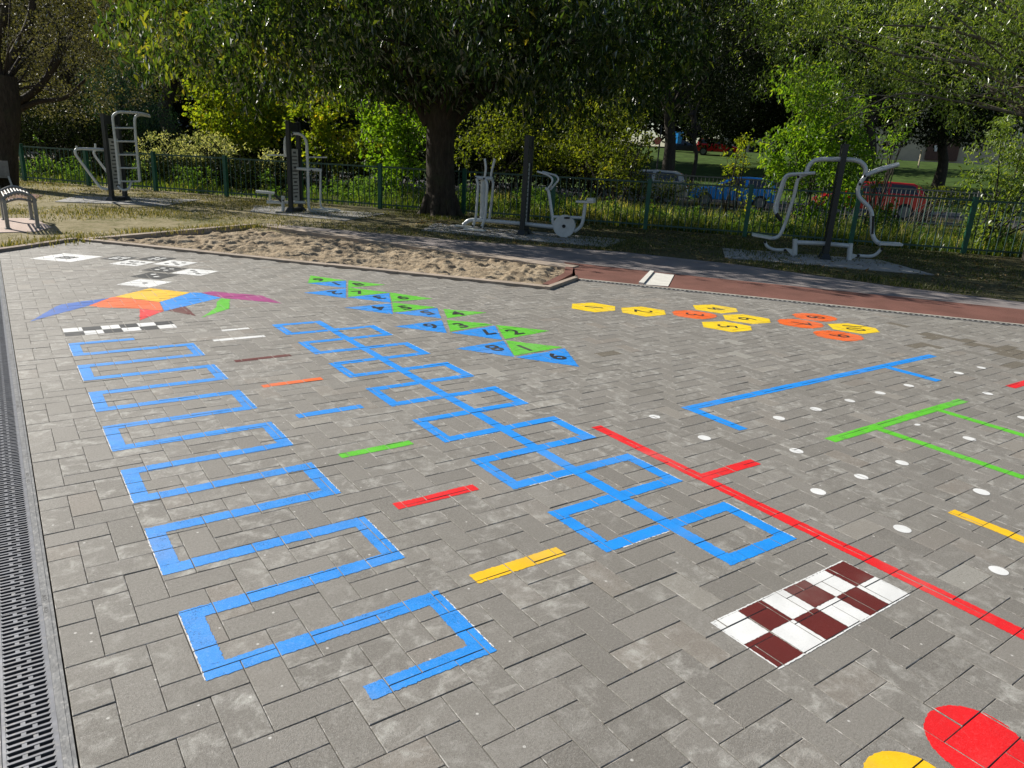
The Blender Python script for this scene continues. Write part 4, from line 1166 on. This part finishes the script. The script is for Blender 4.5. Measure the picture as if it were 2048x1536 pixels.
# second, grey railing in front of the road
t = thing('grey_railing', (*fpt(8, 8), 0), 'plain grey vertical bar railing in front of the parked cars', 'fence')
for l0 in np.arange(4, 26, 2.75):
    mb = MB(); 
    for k_ in range(0, 23):
        q = fpt(l0 + k_ * .12, 8.0); big = k_ == 0
        if big: mb.box((q[0], q[1], .5), (.05, .05, 1.24), math.atan2(FD[1], FD[0]))
        else: mb.tube([(q[0], q[1], -.02), (q[0], q[1], 1.07)], .008, 5)
    a, b2 = fpt(l0 + .03, 8.0), fpt(l0 + 2.72, 8.0); m_ = (a + b2) / 2
    for z_ in (.14, 1.07): mb.box((m_[0], m_[1], z_), (2.69, .012, .04), math.atan2(FD[1], FD[0]))
    mb.build('railing_panel', M['rail'], t)

# ------------------------------------------------------------------ exercise machines
LD = np.array([.630, -.777, 0.0]); LD /= np.linalg.norm(LD); ND = np.array([LD[1], -LD[0], 0.0])


class Mach:
    """tubes of one machine traced on vertical planes through its base and given real radii"""
    def __init__(s, name, label, bx, by, origin, k, ddir):
        s.base = gnd(bx, by); s.o = origin; s.k = k; s.d = np.asarray(ddir, float) / np.linalg.norm(ddir)
        s.n = np.array([s.d[1], -s.d[0], 0.0])
        s.t = thing(name, s.base, label, 'exercise machine', 'outdoor exercise machines')
    def p(s, u, v, off=0.0):
        q = onplane(s.o[0] + s.k * u, s.o[1] + s.k * v, s.base, s.d, -off); return q
    def tube(s, name, pts, r, off=0.0, mat='silver', fr=.09, mb=None, n=12):
        own = mb is None
        mb = mb or MB()
        offs = off if hasattr(off, '__len__') else [off] * len(pts)
        P_ = [s.p(u, v, o) for (u, v), o in zip(pts, offs)]
        for q in P_: q[2] = max(q[2], .016)
        mb.tube(fillet(P_, fr), r, n)
        if own: return mb.build(name, M[mat], s.t, smooth=False)
    def column(s, h, wd=.36, th=.07, tilt=(0, 0)):
        b = s.base; rz = math.atan2(ND[1], ND[0])
        for sg in (-1, 1):
            mb = MB(); c = b + ND * sg * wd / 2
            mb.box((c[0], c[1], h / 2 + .01), (th, th * 1.15, h), rz); mb.box((c[0], c[1], h + .016), (th * .9, th, .012), rz)
            mb.build('column_post', M['charcoal'], s.t)
        mb = MB(); mb.box((b[0], b[1], .74), (wd - th - .02, .022, 1.02), rz); pn = mb.build('instruction_panel', M['panel'], s.t)
        mb = MB()
        for sg in (-1, 1):
            for i in range(13):
                z_ = 1.18 - i * .072; w_ = (wd - th) * (.62 if i % 4 else .35)
                c = b + LD * sg * .0125
                mb.box((c[0], c[1], z_), (w_, .002, .022 if i % 4 else .04), rz)
        mb.build('panel_print', M['ink'], pn)
        mb = MB(); mb.box((b[0], b[1], h - .09), (wd - th - .01, .05, .17), rz); mb.build('head_plate', M['charcoal'], s.t)
        mb = MB()
        for sg in (-1, 1):
            c = b + ND * sg * wd / 2
            for a_, z0, z1 in ((.085, .012, .10),):
                q0 = [c + ND * i * .085 + LD * j * .095 for i, j in ((-1, -1), (1, -1), (1, 1), (-1, 1))]; q1 = [c + ND * i * .045 + LD * j * .05 for i, j in ((-1, -1), (1, -1), (1, 1), (-1, 1))]
                mb.add([(x[0], x[1], z0) for x in q0] + [(x[0], x[1], z1) for x in q1], [(3, 2, 1, 0), (4, 5, 6, 7), (0, 1, 5, 4), (1, 2, 6, 5), (2, 3, 7, 6), (3, 0, 4, 7)])
        mb.box((b[0], b[1], .05), (wd - .13, .12, .075), rz)
        mb.build('base_boot', M['charcoal'], s.t)
    def bolts(s, pts, r=.02, off=0.0):
        for u, v in pts:
            mb = MB(); c = s.p(u, v, off); vd = np.array([0, 0, H]) - c; sg = 1 if vd @ s.n > 0 else -1
            mb.disc(c + s.n * sg * .026, s.n, r, .018, 12); mb.build('bolt', M['rubber'], s.t)
    def plate(s, name, a, b, w, th, mat='silver', off=0.0):
        A, B = s.p(*a, off), s.p(*b, off); X = B - A; L_ = np.linalg.norm(X); X /= L_; Y = s.n; Z = np.cross(X, Y)
        mb = MB(); mb.box((A + B) / 2, (L_, w, th), ax=(X, Y, Z)); mb.box((A + B) / 2 + Z * (th * .5 + .004), (L_ - .03, w - .03, .008), ax=(X, Y, Z))
        return mb.build(name, M[mat], s.t)


vp = lambda x: (lambda r_: np.array([r_[1], -r_[0], 0.0]))(ray(x, 312))     # horizontal direction across the view
# 1: ladder and leg raise
m1 = Mach('climbing_ladder_station', 'grey exercise station with a climbing ladder and bent arm bars', 238, 402, (0, 180), .1953, vp(240))
m1.column(1.70)
rr = .026
m1.tube('ladder_rail', [(1225, 965), (1195, 660), (1160, 350), (1150, 260), (1215, 222), (1450, 240), (1530, 262)], rr, [-.2, -.2, -.2, -.2, -.2, -.1, .05])
m1.tube('ladder_rail', [(1432, 935), (1405, 660), (1378, 330), (1385, 268), (1440, 250), (1535, 270)], rr, [-.1, -.1, -.1, -.1, -.05, .1])
for a, b_ in (((1168, 388), (1382, 390)), ((1180, 525), (1394, 528)), ((1196, 662), (1406, 664)), ((1210, 798), (1420, 800)), ((1222, 935), (1432, 937))):
    m1.tube('rung', [a, b_], .018, [-.2, -.1])
m1.tube('lower_bracket', [(1205, 985), (1255, 1030), (1320, 1015), (1345, 935)], .024, [-.1, -.15, -.15, -.1], fr=.06)
m1.tube('arm_bar', [(1110, 612), (990, 606), (775, 600), (765, 650), (1035, 1012), (1160, 1020)], rr, [0, -.1, -.2, -.2, -.15, -.05])
m1.tube('arm_bar', [(1110, 614), (965, 606), (960, 660), (1130, 885)], rr, [.05, .25, .25, .2])
m1.tube('handle', [(785, 600), (783, 572)], .02, -.2); m1.tube('handle', [(978, 604), (975, 548)], .02, .25)
m1.tube('upright', [(1075, 395), (1098, 610)], .022, -.05)
m1.bolts([(1232, 1035)])

# 2: leg press and pull handle
m2 = Mach('leg_press_station', 'grey exercise station with a low seat and hooked side handle', 592, 424, (500, 220), .1953, vp(590))
m2.column(1.76)
m2.tube('hook_handle', [(435, 240), (520, 243), (580, 310), (592, 600), (600, 1010), (640, 1045), (800, 1062)], .03, -.12, fr=.12)
m2.tube('hook_handle', [(430, 255), (365, 275), (355, 330), (362, 480)], .026, .1)
m2.tube('grip_bar', [(475, 600), (735, 616)], .032, -.12)
m2.tube('swing_arm', [(722, 618), (722, 985), (745, 1008), (905, 1022)], .02, -.14, fr=.06)
m2.plate('foot_plate', (640, 1012), (800, 1022), .14, .025, off=-.2); m2.plate('foot_plate', (770, 1040), (925, 1026), .12, .025, off=.05)
m2.tube('side_bar', [(600, 482), (790, 486)], .014, .1); m2.tube('side_bar', [(175, 462), (362, 462)], .014, .1)
m2.plate('seat', (60, 832), (252, 850), .30, .035)
m2.tube('seat_post', [(205, 855), (205, 935), (320, 952)], .026, 0, fr=.05)
m2.tube('seat_beam', [(170, 942), (340, 945), (570, 945)], .03, 0)
m2.tube('front_post', [(338, 880), (338, 1055)], .036, -.05)
m2.tube('seat_link', [(245, 865), (330, 945)], .022, -.05, 'charcoal')
m2.bolts([(435, 242), (628, 618), (340, 925)], .018, -.13)

# 3: air walker and exercise bike
m3 = Mach('walker_and_bike_station', 'grey exercise station with swing walker and pedal bike on one beam', 1048, 470, (880, 240), .1953, LD)
m3.column(1.69, .30)
m3.tube('base_beam', [(240, 1075), (285, 1030), (340, 1020), (820, 1058), (1165, 1095)], .036, 0, fr=.12)
m3.tube('walker_post', [(442, 610), (432, 1040)], .048, .06)
m3.tube('crossbar', [(362, 590), (538, 602)], .036, -.02)
m3.tube('swing_arm', [(368, 590), (392, 650), (385, 760), (368, 1000), (335, 1095)], .024, -.18)
m3.tube('swing_arm', [(455, 600), (485, 650), (474, 800), (462, 1000), (425, 1105)], .026, -.22)
m3.tube('swing_arm', [(530, 600), (546, 650), (526, 850), (505, 1022)], .024, .22)
m3.tube('handle', [(455, 600), (472, 500), (458, 395)], .020, -.2); m3.tube('handle', [(520, 590), (530, 520), (562, 398)], .022, .1)
m3.plate('foot_plate', (160, 1078), (340, 1098), .14, .02, off=.12); m3.plate('foot_plate', (250, 1112), (465, 1132), .14, .02, off=-.22)
m3.bolts([(368, 590), (455, 600), (425, 1095), (338, 1082), (475, 1075)], .018, -.22)
m3.tube('handlebar', [(995, 528), (1100, 560), (1155, 600), (1145, 650), (1095, 715)], .018, -.12, fr=.05)
m3.tube('handlebar', [(1050, 530), (1195, 570), (1218, 612), (1130, 715)], .018, .12, fr=.05)
m3.tube('bike_stem', [(1080, 700), (1110, 715), (1150, 985), (1158, 1065), (1180, 1120)], .028, 0)
m3.tube('bike_frame', [(1150, 990), (1455, 1000)], .026, 0)
m3.tube('seat_post', [(1375, 1142), (1450, 1090), (1472, 985), (1487, 850)], .030, 0)
mb = MB(); c = m3.p(1275, 1085, 0); mb.disc(c, m3.n, .195, .10, 40); wh = mb.build('flywheel_cover', M['silver'], m3.t)
for sg in (-1, 1):
    mb = MB(); mb.disc(c + m3.n * sg * .062, m3.n, .03, .02, 14); mb.build('hub', M['rubber'], wh)
mb = MB(); mb.box(m3.p(1300, 1003, -.13), (.10, .05, .03), .3); mb.build('pedal', M['rubber'], m3.t)
mb = MB(); mb.box(m3.p(1250, 1160, .13), (.10, .05, .03), .3); mb.build('pedal', M['rubber'], m3.t)
m3.plate('saddle', (1400, 832), (1585, 838), .20, .03)
m3.plate('saddle_back', (1515, 812), (1582, 816), .24, .05)
m3.tube('wheel_foot', [(1286, 1130), (1290, 1205)], .03, 0)

# 4: double press
m4 = Mach('press_station', 'grey double press exercise machine with a leaning look and two seats', 1648, 518, (1400, 260), .2148, LD)
m4.column(1.80, .26)
m4.tube('top_arch', [(985, 415), (1010, 330), (1075, 272), (1250, 272), (1470, 276), (1545, 340), (1536, 430)], .036, 0, fr=.16)
m4.tube('press_handle', [(1072, 400), (800, 414), (765, 490), (690, 730), (712, 790)], .026, -.12, fr=.08)
m4.tube('press_handle', [(1010, 405), (850, 420), (800, 440), (720, 700), (718, 770)], .022, .2, fr=.08)
m4.tube('grip', [(708, 778), (760, 845)], .03, -.12, 'rubber')
m4.tube('hinge_arm', [(995, 410), (910, 440), (880, 600), (790, 880), (745, 985), (690, 1010), (640, 1005)], .030, 0, fr=.1)
m4.plate('seat', (485, 970), (665, 1002), .32, .03)
m4.tube('lower_link', [(605, 1038), (620, 1085), (690, 1117), (800, 1117)], .026, 0, fr=.08)
m4.tube('foot_post', [(887, 1015), (876, 1200)], .042, 0); m4.tube('foot_post', [(1402, 1055), (1386, 1212)], .042, 0)
m4.tube('low_beam', [(887, 1046), (1120, 1054), (1396, 1078)], .036, 0)
for pts_ in (((790, 1098), (880, 1112), (878, 1195)), ((1408, 1150), (1478, 1165), (1400, 1210))):
    A = [m4.p(u, v) for u, v in pts_]; mb = MB(); n_ = m4.n * .012
    mb.add([a - n_ for a in A] + [a + n_ for a in A], [(0, 1, 2), (5, 4, 3), (0, 3, 4, 1), (1, 4, 5, 2), (2, 5, 3, 0)]); mb.build('gusset', M['silver'], m4.t)
m4.tube('hinge_arm', [(1540, 425), (1478, 510), (1465, 590), (1490, 640), (1575, 715), (1605, 790), (1598, 950), (1625, 1030), (1690, 1066)], .034, 0, fr=.12)
m4.plate('seat', (1655, 1052), (1872, 1062), .32, .03)
m4.tube('press_handle', [(1545, 425), (1640, 384), (1855, 322)], .026, -.1); m4.tube('press_handle', [(1550, 415), (1640, 365), (1850, 312)], .022, .2)
m4.tube('back_pad', [(1614, 800), (1606, 968)], .018, -.035, 'rubber')
m4.tube('lower_link', [(1690, 1103), (1645, 1158), (1590, 1178), (1470, 1170)], .026, 0, fr=.08)
m4.bolts([(912, 437), (1533, 428), (1487, 505), (606, 1042), (790, 1117), (1473, 1169), (1690, 1106)], .022, 0)

# ------------------------------------------------------------------ slatted seat at the left edge
fl, fr_, bl, br = (np.array([.145, 12.36, 0]), np.array([.50, 12.44, 0]), np.array([.13, 13.62, 0]), np.array([.485, 13.66, 0]))
t = thing('slatted_seat', (.31, 13.0, 0), 'grey metal seat with arched end frames and slatted top at the left', 'bench')
hz_ = .43
for a, b_ in ((fl, fr_), (bl, br)):
    mb = MB(); A = a.copy(); B = b_.copy(); mid = (A + B) / 2
    arch = [A + np.array([-.02, 0, hz_ - .05])] + [A + (B - A) * q + np.array([0, 0, hz_ + .075 * math.sin(math.pi * q) - .005]) for q in (.06, .2, .35, .5, .65, .8, .94)] + [B + np.array([.02, 0, hz_ - .05])]
    mb.tube(catmull(arch, 3), .022, 8)
    low = [A + (B - A) * q + np.array([0, 0, hz_ - .07 + .05 * math.sin(math.pi * q)]) for q in np.linspace(.02, .98, 7)]
    mb.tube(low, .016, 8); mb.build('end_frame', M['rail'], t)
    for q in (A, B):
        mb = MB(); mb.box((q[0], q[1], hz_ / 2 - .01), (.045, .06, hz_ - .03), .1); mb.box((q[0], q[1], .014), (.075, .09, .012), .1); mb.build('leg', M['rail'], t)
for i in range(9):
    q = .06 + i * .11
    a = fl + (fr_ - fl) * q; b_ = bl + (br - bl) * q; z_ = hz_ - .02 + .062 * math.sin(math.pi * q)
    mb = MB(); mb.tube([a + np.array([0, .02, z_]), b_ + np.array([0, -.02, z_])], .0135, 6); mb.build('slat', M['rail'], t)
# backed bench beyond it
b = gnd(10, 379)
t = thing('backed_bench', b, 'weathered grey bench with a solid back cut by the left edge', 'bench')
vd = vp(14)/np.linalg.norm(vp(14)); fw = np.array([vd[1], -vd[0], 0]) * -1
mb = MB(); mb.box(b + np.array([0, 0, .46]) - vd * .42, (1.1, .03, .34), math.atan2(vd[1], vd[0])); mb.build('back_panel', M['rail'], t)
mb = MB(); mb.box(b + np.array([0, 0, .27]) - vd * .42 + fw * .2, (1.1, .38, .035), math.atan2(vd[1], vd[0])); mb.build('seat', M['rail'], t)
for o_ in (-.82, -.1, .16):
    mb = MB(); mb.tube([b + vd * o_ + fw * .0, b + vd * (o_ - .06) + np.array([0, 0, .58 if o_ < .1 else .3])], .022, 8); mb.build('leg', M['silver'], t)
q = gnd(13, 376)
mb = MB(); mb.tube([q, q + np.array([-.10, 0, .86])], .022, 10); mb.disc(q + np.array([-.10, 0, .87]), (0, 0, 1), .03, .04, 12)
tag(mb.build('slim_post', M['silver']), 'slim shiny metal post in front of the far left bench', 'post')

# ------------------------------------------------------------------ cars
def car(name, label, loc, rz, Lc, Wc, Hc, paint, group='parked cars beyond the fence'):
    """hatchback: profile lofted across the width, x forward"""
    t = thing(name, (0, 0, 0), label, 'car', group)
    h = Hc
    low = [(-.5, .24), (-.505, .42), (-.49, .60), (-.40, .66), (.20, .66), (.30, .63), (.46, .53), (.50, .42), (.50, .24)]
    def shape(prof, w0, w1, zsplit):
        mb = MB(); n = len(prof)
        ws = [-.5, -.46, .46, .5]
        rows = []
        for w in ws:
            edge = abs(w) > .48
            rows.append([(x * Lc * (.985 if edge else 1), w * Wc * (1 if z < zsplit else w1), z * h if not edge else (z * h * .985 + .004)) for x, z in prof])
        v = [p for r_ in rows for p in r_]; f = []
        for a in range(3):
            for i in range(n):
                j = (i + 1) % n
                f.append((a * n + i, a * n + j, (a + 1) * n + j, (a + 1) * n + i))
        f.append(tuple(range(n - 1, -1, -1))); f.append(tuple(3 * n + i for i in range(n)))
        mb.add(v, f); return mb
    body = shape(low, 1, 1, 9).build('body', M[paint], t)
    bm = body.modifiers.new('round', 'BEVEL'); bm.width = .035; bm.segments = 2; bm.limit_method = 'ANGLE'
    cab = [(-.47, .655), (-.43, .90), (-.36, .985), (-.15, 1.0), (.03, .965), (.23, .655)]
    mb = MB(); n = len(cab)
    def wz(z): return .5 - .10 * max(0, (z - .655) / .345)
    rows = [[(x * Lc, s_ * wz(z) * Wc * .96, z * h) for x, z in cab] for s_ in (-1, 1)]
    v = rows[0] + rows[1]; f = [(i, (i + 1) % n, n + (i + 1) % n, n + i) for i in range(n)] + [tuple(range(n - 1, -1, -1)), tuple(range(n, 2 * n))]
    mb.add(v, f); cb = mb.build('cabin', M[paint], t)
    bm = cb.modifiers.new('round', 'BEVEL'); bm.width = .03; bm.segments = 2; bm.limit_method = 'ANGLE'
    for s_ in (-1, 1):
        for xs in (((-.405, .70), (-.375, .90), (-.345, .93), (-.16, .945), (-.15, .70)), ((-.12, .70), (-.125, .945), (.015, .915), (.135, .72), (.135, .70))):
            mb = MB(); q = [(x * Lc, s_ * (wz(z) * Wc * .96 + .004), z * h) for x, z in xs]; q2 = [(x, y - s_ * .02, z) for x, y, z in q]
            k_ = len(q); o = 1 if s_ > 0 else -1
            mb.add(q + q2, [tuple(range(k_))[::o * -1]] + [(i, (i + 1) % k_, k_ + (i + 1) % k_, k_ + i) for i in range(k_)]); mb.build('side_window', M['glass'], t)
    for nm, a, b_ in (('windscreen', (.055, .935), (.205, .685)), ('rear_window', (-.442, .88), (-.475, .70))):
        mb = MB(); sgn = 1 if nm == 'windscreen' else -1
        q = [((a[0] + sgn * .006) * Lc, -wz(a[1]) * Wc * .88, a[1] * h + .006), ((a[0] + sgn * .006) * Lc, wz(a[1]) * Wc * .88, a[1] * h + .006), ((b_[0] + sgn * .006) * Lc, wz(b_[1]) * Wc * .88, b_[1] * h + .006), ((b_[0] + sgn * .006) * Lc, -wz(b_[1]) * Wc * .88, b_[1] * h + .006)]
        q2 = [(x - sgn * .02, y, z - .02) for x, y, z in q]
        mb.add(q + q2, [(0, 1, 2, 3), (7, 6, 5, 4), (0, 4, 5, 1), (1, 5, 6, 2), (2, 6, 7, 3), (3, 7, 4, 0)]); mb.build(nm, M['glass'], t)
    for x in (.31, -.31):
        for s_ in (-1, 1):
            mb = MB(); mb.disc((x * Lc, s_ * (Wc / 2 - .085), .225 * h), (0, 1, 0), .225 * h, .19, 24); w_ = mb.build('wheel', M['rubber'], t)
            mb = MB(); mb.disc((x * Lc, s_ * (Wc / 2 + .006), .225 * h), (0, 1, 0), .15 * h, .02, 14); mb.build('rim', M['rail'], w_)
    for s_ in (-1, 1):
        mb = MB(); mb.box((.475 * Lc, s_ * Wc * .36, .50 * h), (.10, .30, .10)); mb.build('headlight', M['lamp'], t)
        mb = MB(); mb.box((-.492 * Lc, s_ * Wc * .40, .60 * h), (.08, .18, .22)); mb.build('tail_light', M['lampred'], t)
        mb = MB(); mb.box((.16 * Lc, s_ * (Wc * .5 + .05), .68 * h), (.10, .14, .09)); mb.build('wing_mirror', M[paint], t)
    mb = MB(); mb.box((.497 * Lc, 0, .33 * h), (.03, .42, .10)); mb.build('number_plate', M['lamp'], t)
    t.location = loc; t.rotation_euler = (0, 0, rz)
    return t


ra = math.atan2(FD[1], FD[0])
def carat(x, D, z): q = pt(x, 312, D); return (q[0], q[1], z)
car('parked_car', 'bright blue hatchback parked behind the fence between two bushes', carat(1476, 31.5, -.19), ra + math.pi, 3.5, 1.6, 1.26, 'carblue')
car('parked_car', 'red hatchback parked behind the fence right of the fourth exercise machine', carat(1752, 29.5, -.17), ra + math.pi, 3.9, 1.65, 1.38, 'carred')
car('parked_car', 'pale silver car roof showing over the grey railing below the black trunk', carat(1288, 31.5, -.19), ra + math.pi, 3.9, 1.6, 1.34, 'carsilver')
def far_car(x, D, yb, label, L_, h_, paint, r_):
    q = pt(x, yb, D); car('parked_car', label, q, r_, L_, 1.7, h_, paint)
far_car(1432, 68, 312, 'small red car far up the slope beyond the lawn', 3.7, 1.45, 'carred', ra)
far_car(1368, 72, 308, 'low dark car between the black trunk and the small red car', 3.6, 1.2, 'carblack', ra)
q = pt(1354, 288, 70); t = thing('wheelie_bin', q, 'small bright blue bin just right of the black trunk', 'bin')
mb = MB(); mb.add([(q[0] + i * w_, q[1] + j * w_, q[2] + z_) for z_, w_ in ((.05, .24), (.95, .31)) for i, j in ((-1, -1), (1, -1), (1, 1), (-1, 1))], [(3, 2, 1, 0), (4, 5, 6, 7), (0, 1, 5, 4), (1, 2, 6, 5), (2, 3, 7, 6), (3, 0, 4, 7)]); mb.build('bin_body', M['carblue'], t)
mb = MB(); mb.prism([(q[0] + i * .34, q[1] + j * .34) for i, j in ((-1, -1), (1, -1), (1, 1), (-1, 1))], [q[2] + .955] * 4, [q[2] + 1.06, q[2] + 1.06, q[2] + 1.02, q[2] + 1.02]); mb.build('lid', M['carblue'], t)
mb = MB()
for o_ in (-.2, .2): mb.disc((q[0] + o_, q[1] + .26, q[2] + .1), (1, 0, 0), .1, .05, 12)
mb.build('wheels', M['rubber'], t)
far_car(352, 68, 273, 'dark estate car above the white flowering bush', 4.6, 1.5, 'carblack', ra)

# road sign beside the black trunk
q = pt(1315, 325, 36); top_ = pt(1318, 250, 36)
t = thing('road_sign', (q[0], q[1], q[2] - .6), 'thin dark signpost with a small red sign left of the black trunk', 'sign')
mb = MB(); mb.tube([q - np.array([0, 0, .6]), q + np.array([0, 0, top_[2] - q[2]])], .035, 8); mb.build('post', M['charcoal'], t)
c = pt(1315, 282, 35.9); mb = MB(); mb.disc(c, FWD, .17, .02, 20); mb.build('sign_plate', M['lampred'], t)
q = pt(1839, 322, 58); mb = MB(); mb.tube([q - np.array([0, 0, .5]), q + np.array([0, 0, .75])], .06, 8); mb.disc(q + np.array([0, 0, .76]), (0, 0, 1), .075, .03, 10)
tag(mb.build('bollard', M['wallcream']), 'short pale yellow bollard on the sunny lawn before the brown doorway', 'bollard')

# house on the slope
q0 = pt(1440, 300, 86); q1 = pt(2200, 330, 76)
d = (q1 - q0); d[2] = 0; Lh = np.linalg.norm(d); d /= Lh; nrm = np.array([d[1], -d[0], 0]) 
if nrm @ FWD > 0: nrm = -nrm
t = thing('terrace_house', (*((q0 + q1) / 2)[:2], 2.9), 'long cream rendered house with brown doorway seen between the trees', 'house')
zb, zt_ = 2.6, 9.0
mb = MB(); back = -nrm * 7
mb.prism([q0[:2], q1[:2], (q1 + back)[:2], (q0 + back)[:2]], zb, zt_); mb.build('wall', M['wallcream'], t)
mb = MB(); e = nrm * .4
A = [(*(q0 + e)[:2], zt_ + .02), (*(q1 + e)[:2], zt_ + .02), (*(q1 + back - e)[:2], zt_ + .02), (*(q0 + back - e)[:2], zt_ + .02), (*(q0 + back / 2)[:2], zt_ + 3), (*(q1 + back / 2)[:2], zt_ + 3)]
mb.add(A, [(0, 1, 5, 4), (2, 3, 4, 5), (0, 4, 3), (1, 2, 5), (0, 3, 2, 1)]); mb.build('roof', M['roof'], t)
def on_house(x, y): 
    r_ = ray(x, y); tt = ((q0 - np.array([0, 0, H])) @ nrm) / (r_ @ nrm); return np.array([0, 0, H]) + r_ * tt
def hbox(name, xa, ya, xb, yb, mat, dep=.10, par=t):
    a = on_house(xa, ya); b_ = on_house(xb, yb); w_ = abs((b_ - a) @ d); c = (a + b_) / 2
    mb = MB(); mb.box(c + nrm * (dep / 2 + .003), (w_, dep, abs(a[2] - b_[2])), math.atan2(d[1], d[0])); return mb.build(name, M[mat], par)
dr = hbox('door', 1858, 273, 1912, 322, 'brownwood', .25)
hbox('door_pane', 1868, 291, 1872, 303, 'lamp', .30, dr)
hbox('window', 1500, 285, 1530, 305, 'glass', .06); hbox('window', 1960, 275, 1990, 300, 'glass', .06); 
hbox('window', 1600, 280, 1630, 300, 'glass', .06)

# ------------------------------------------------------------------ fallen leaves on the right
n = 1500
P0 = []
while len(P0) < n:
    l = rng.uniform(10, 22); s0 = rng.uniform(-5.5, -.2); q = fpt(l, s0)
    if inside(q[0], q[1], lawn_poly): P0.append((q[0], q[1], .012))
P0 = np.array(P0)
D_ = unit(n); D_[:, 2] *= .15; D_ /= np.linalg.norm(D_, axis=1)[:, None]
V_, T_ = leaves(P0, D_, np.tile([[.1, .1, 1.0]], (n, 1)), rng.uniform(.05, .10, n), rng.uniform(.025, .045, n))
M['litter'] = m_leaf('fallen_leaf', [(0, (.10, .06, .03)), (.6, (.24, .16, .08)), (1, (.42, .32, .18))], .1, .03)
struct(fastmesh('fallen_leaves', V_, T_, 3, M['litter'], None, 'rnd', np.repeat(rng.random(n), 2)), 'stuff')

# ------------------------------------------------------------------ light, sky, camera
SUN_AZ, SUN_EL = math.atan2(-.40, .917), math.radians(33)      # measured from +Y towards +X
w = bpy.data.worlds.new('World'); SC.world = w; w.use_nodes = True
nt = w.node_tree; nt.nodes.clear()
sky = nt.nodes.new('ShaderNodeTexSky'); sky.sky_type = 'NISHITA'; sky.sun_disc = False; sky.sun_elevation = SUN_EL; sky.sun_rotation = SUN_AZ
sky.air_density = 1.0; sky.dust_density = 0.6; sky.ozone_density = 1.0
bg = nt.nodes.new('ShaderNodeBackground'); bg.inputs[1].default_value = 0.062
wo = nt.nodes.new('ShaderNodeOutputWorld')
nt.links.new(sky.outputs[0], bg.inputs[0]); nt.links.new(bg.outputs[0], wo.inputs[0])
sd_ = Vector((math.sin(SUN_AZ) * math.cos(SUN_EL), math.cos(SUN_AZ) * math.cos(SUN_EL), math.sin(SUN_EL)))
ld = bpy.data.lights.new('sun', 'SUN'); ld.energy = 5.0; ld.angle = math.radians(.53); ld.color = (1.0, .95, .86)
lo = bpy.data.objects.new('sun', ld); COL.objects.link(lo); lo.rotation_euler = (-sd_).to_track_quat('-Z', 'Y').to_euler(); lo.location = (0, 0, 30)

cam = bpy.data.cameras.new('camera'); cam.sensor_width = 36; cam.sensor_fit = 'HORIZONTAL'; cam.lens = 36 * F / 2048; cam.clip_start = .05; cam.clip_end = 1500
co = bpy.data.objects.new('camera', cam); COL.objects.link(co)
Rm = RC.T @ np.diag([1, -1, -1])
mw = Matrix([list(map(float, r_)) for r_ in Rm]).to_4x4(); mw.translation = (0, 0, H); co.matrix_world = mw
SC.camera = co
SC.view_settings.view_transform = 'Standard'; SC.view_settings.look = 'None'; SC.view_settings.gamma = 1; SC.view_settings.exposure = 0.58
SC.render.engine = 'CYCLES'
SC.cycles.max_bounces = 6; SC.cycles.diffuse_bounces = 3; SC.cycles.transmission_bounces = 4; SC.cycles.transparent_max_bounces = 6; SC.cycles.glossy_bounces = 3
SC.cycles.sample_clamp_indirect = 3.0; SC.cycles.sample_clamp_direct = 3.5
SC.cycles.use_denoising = True
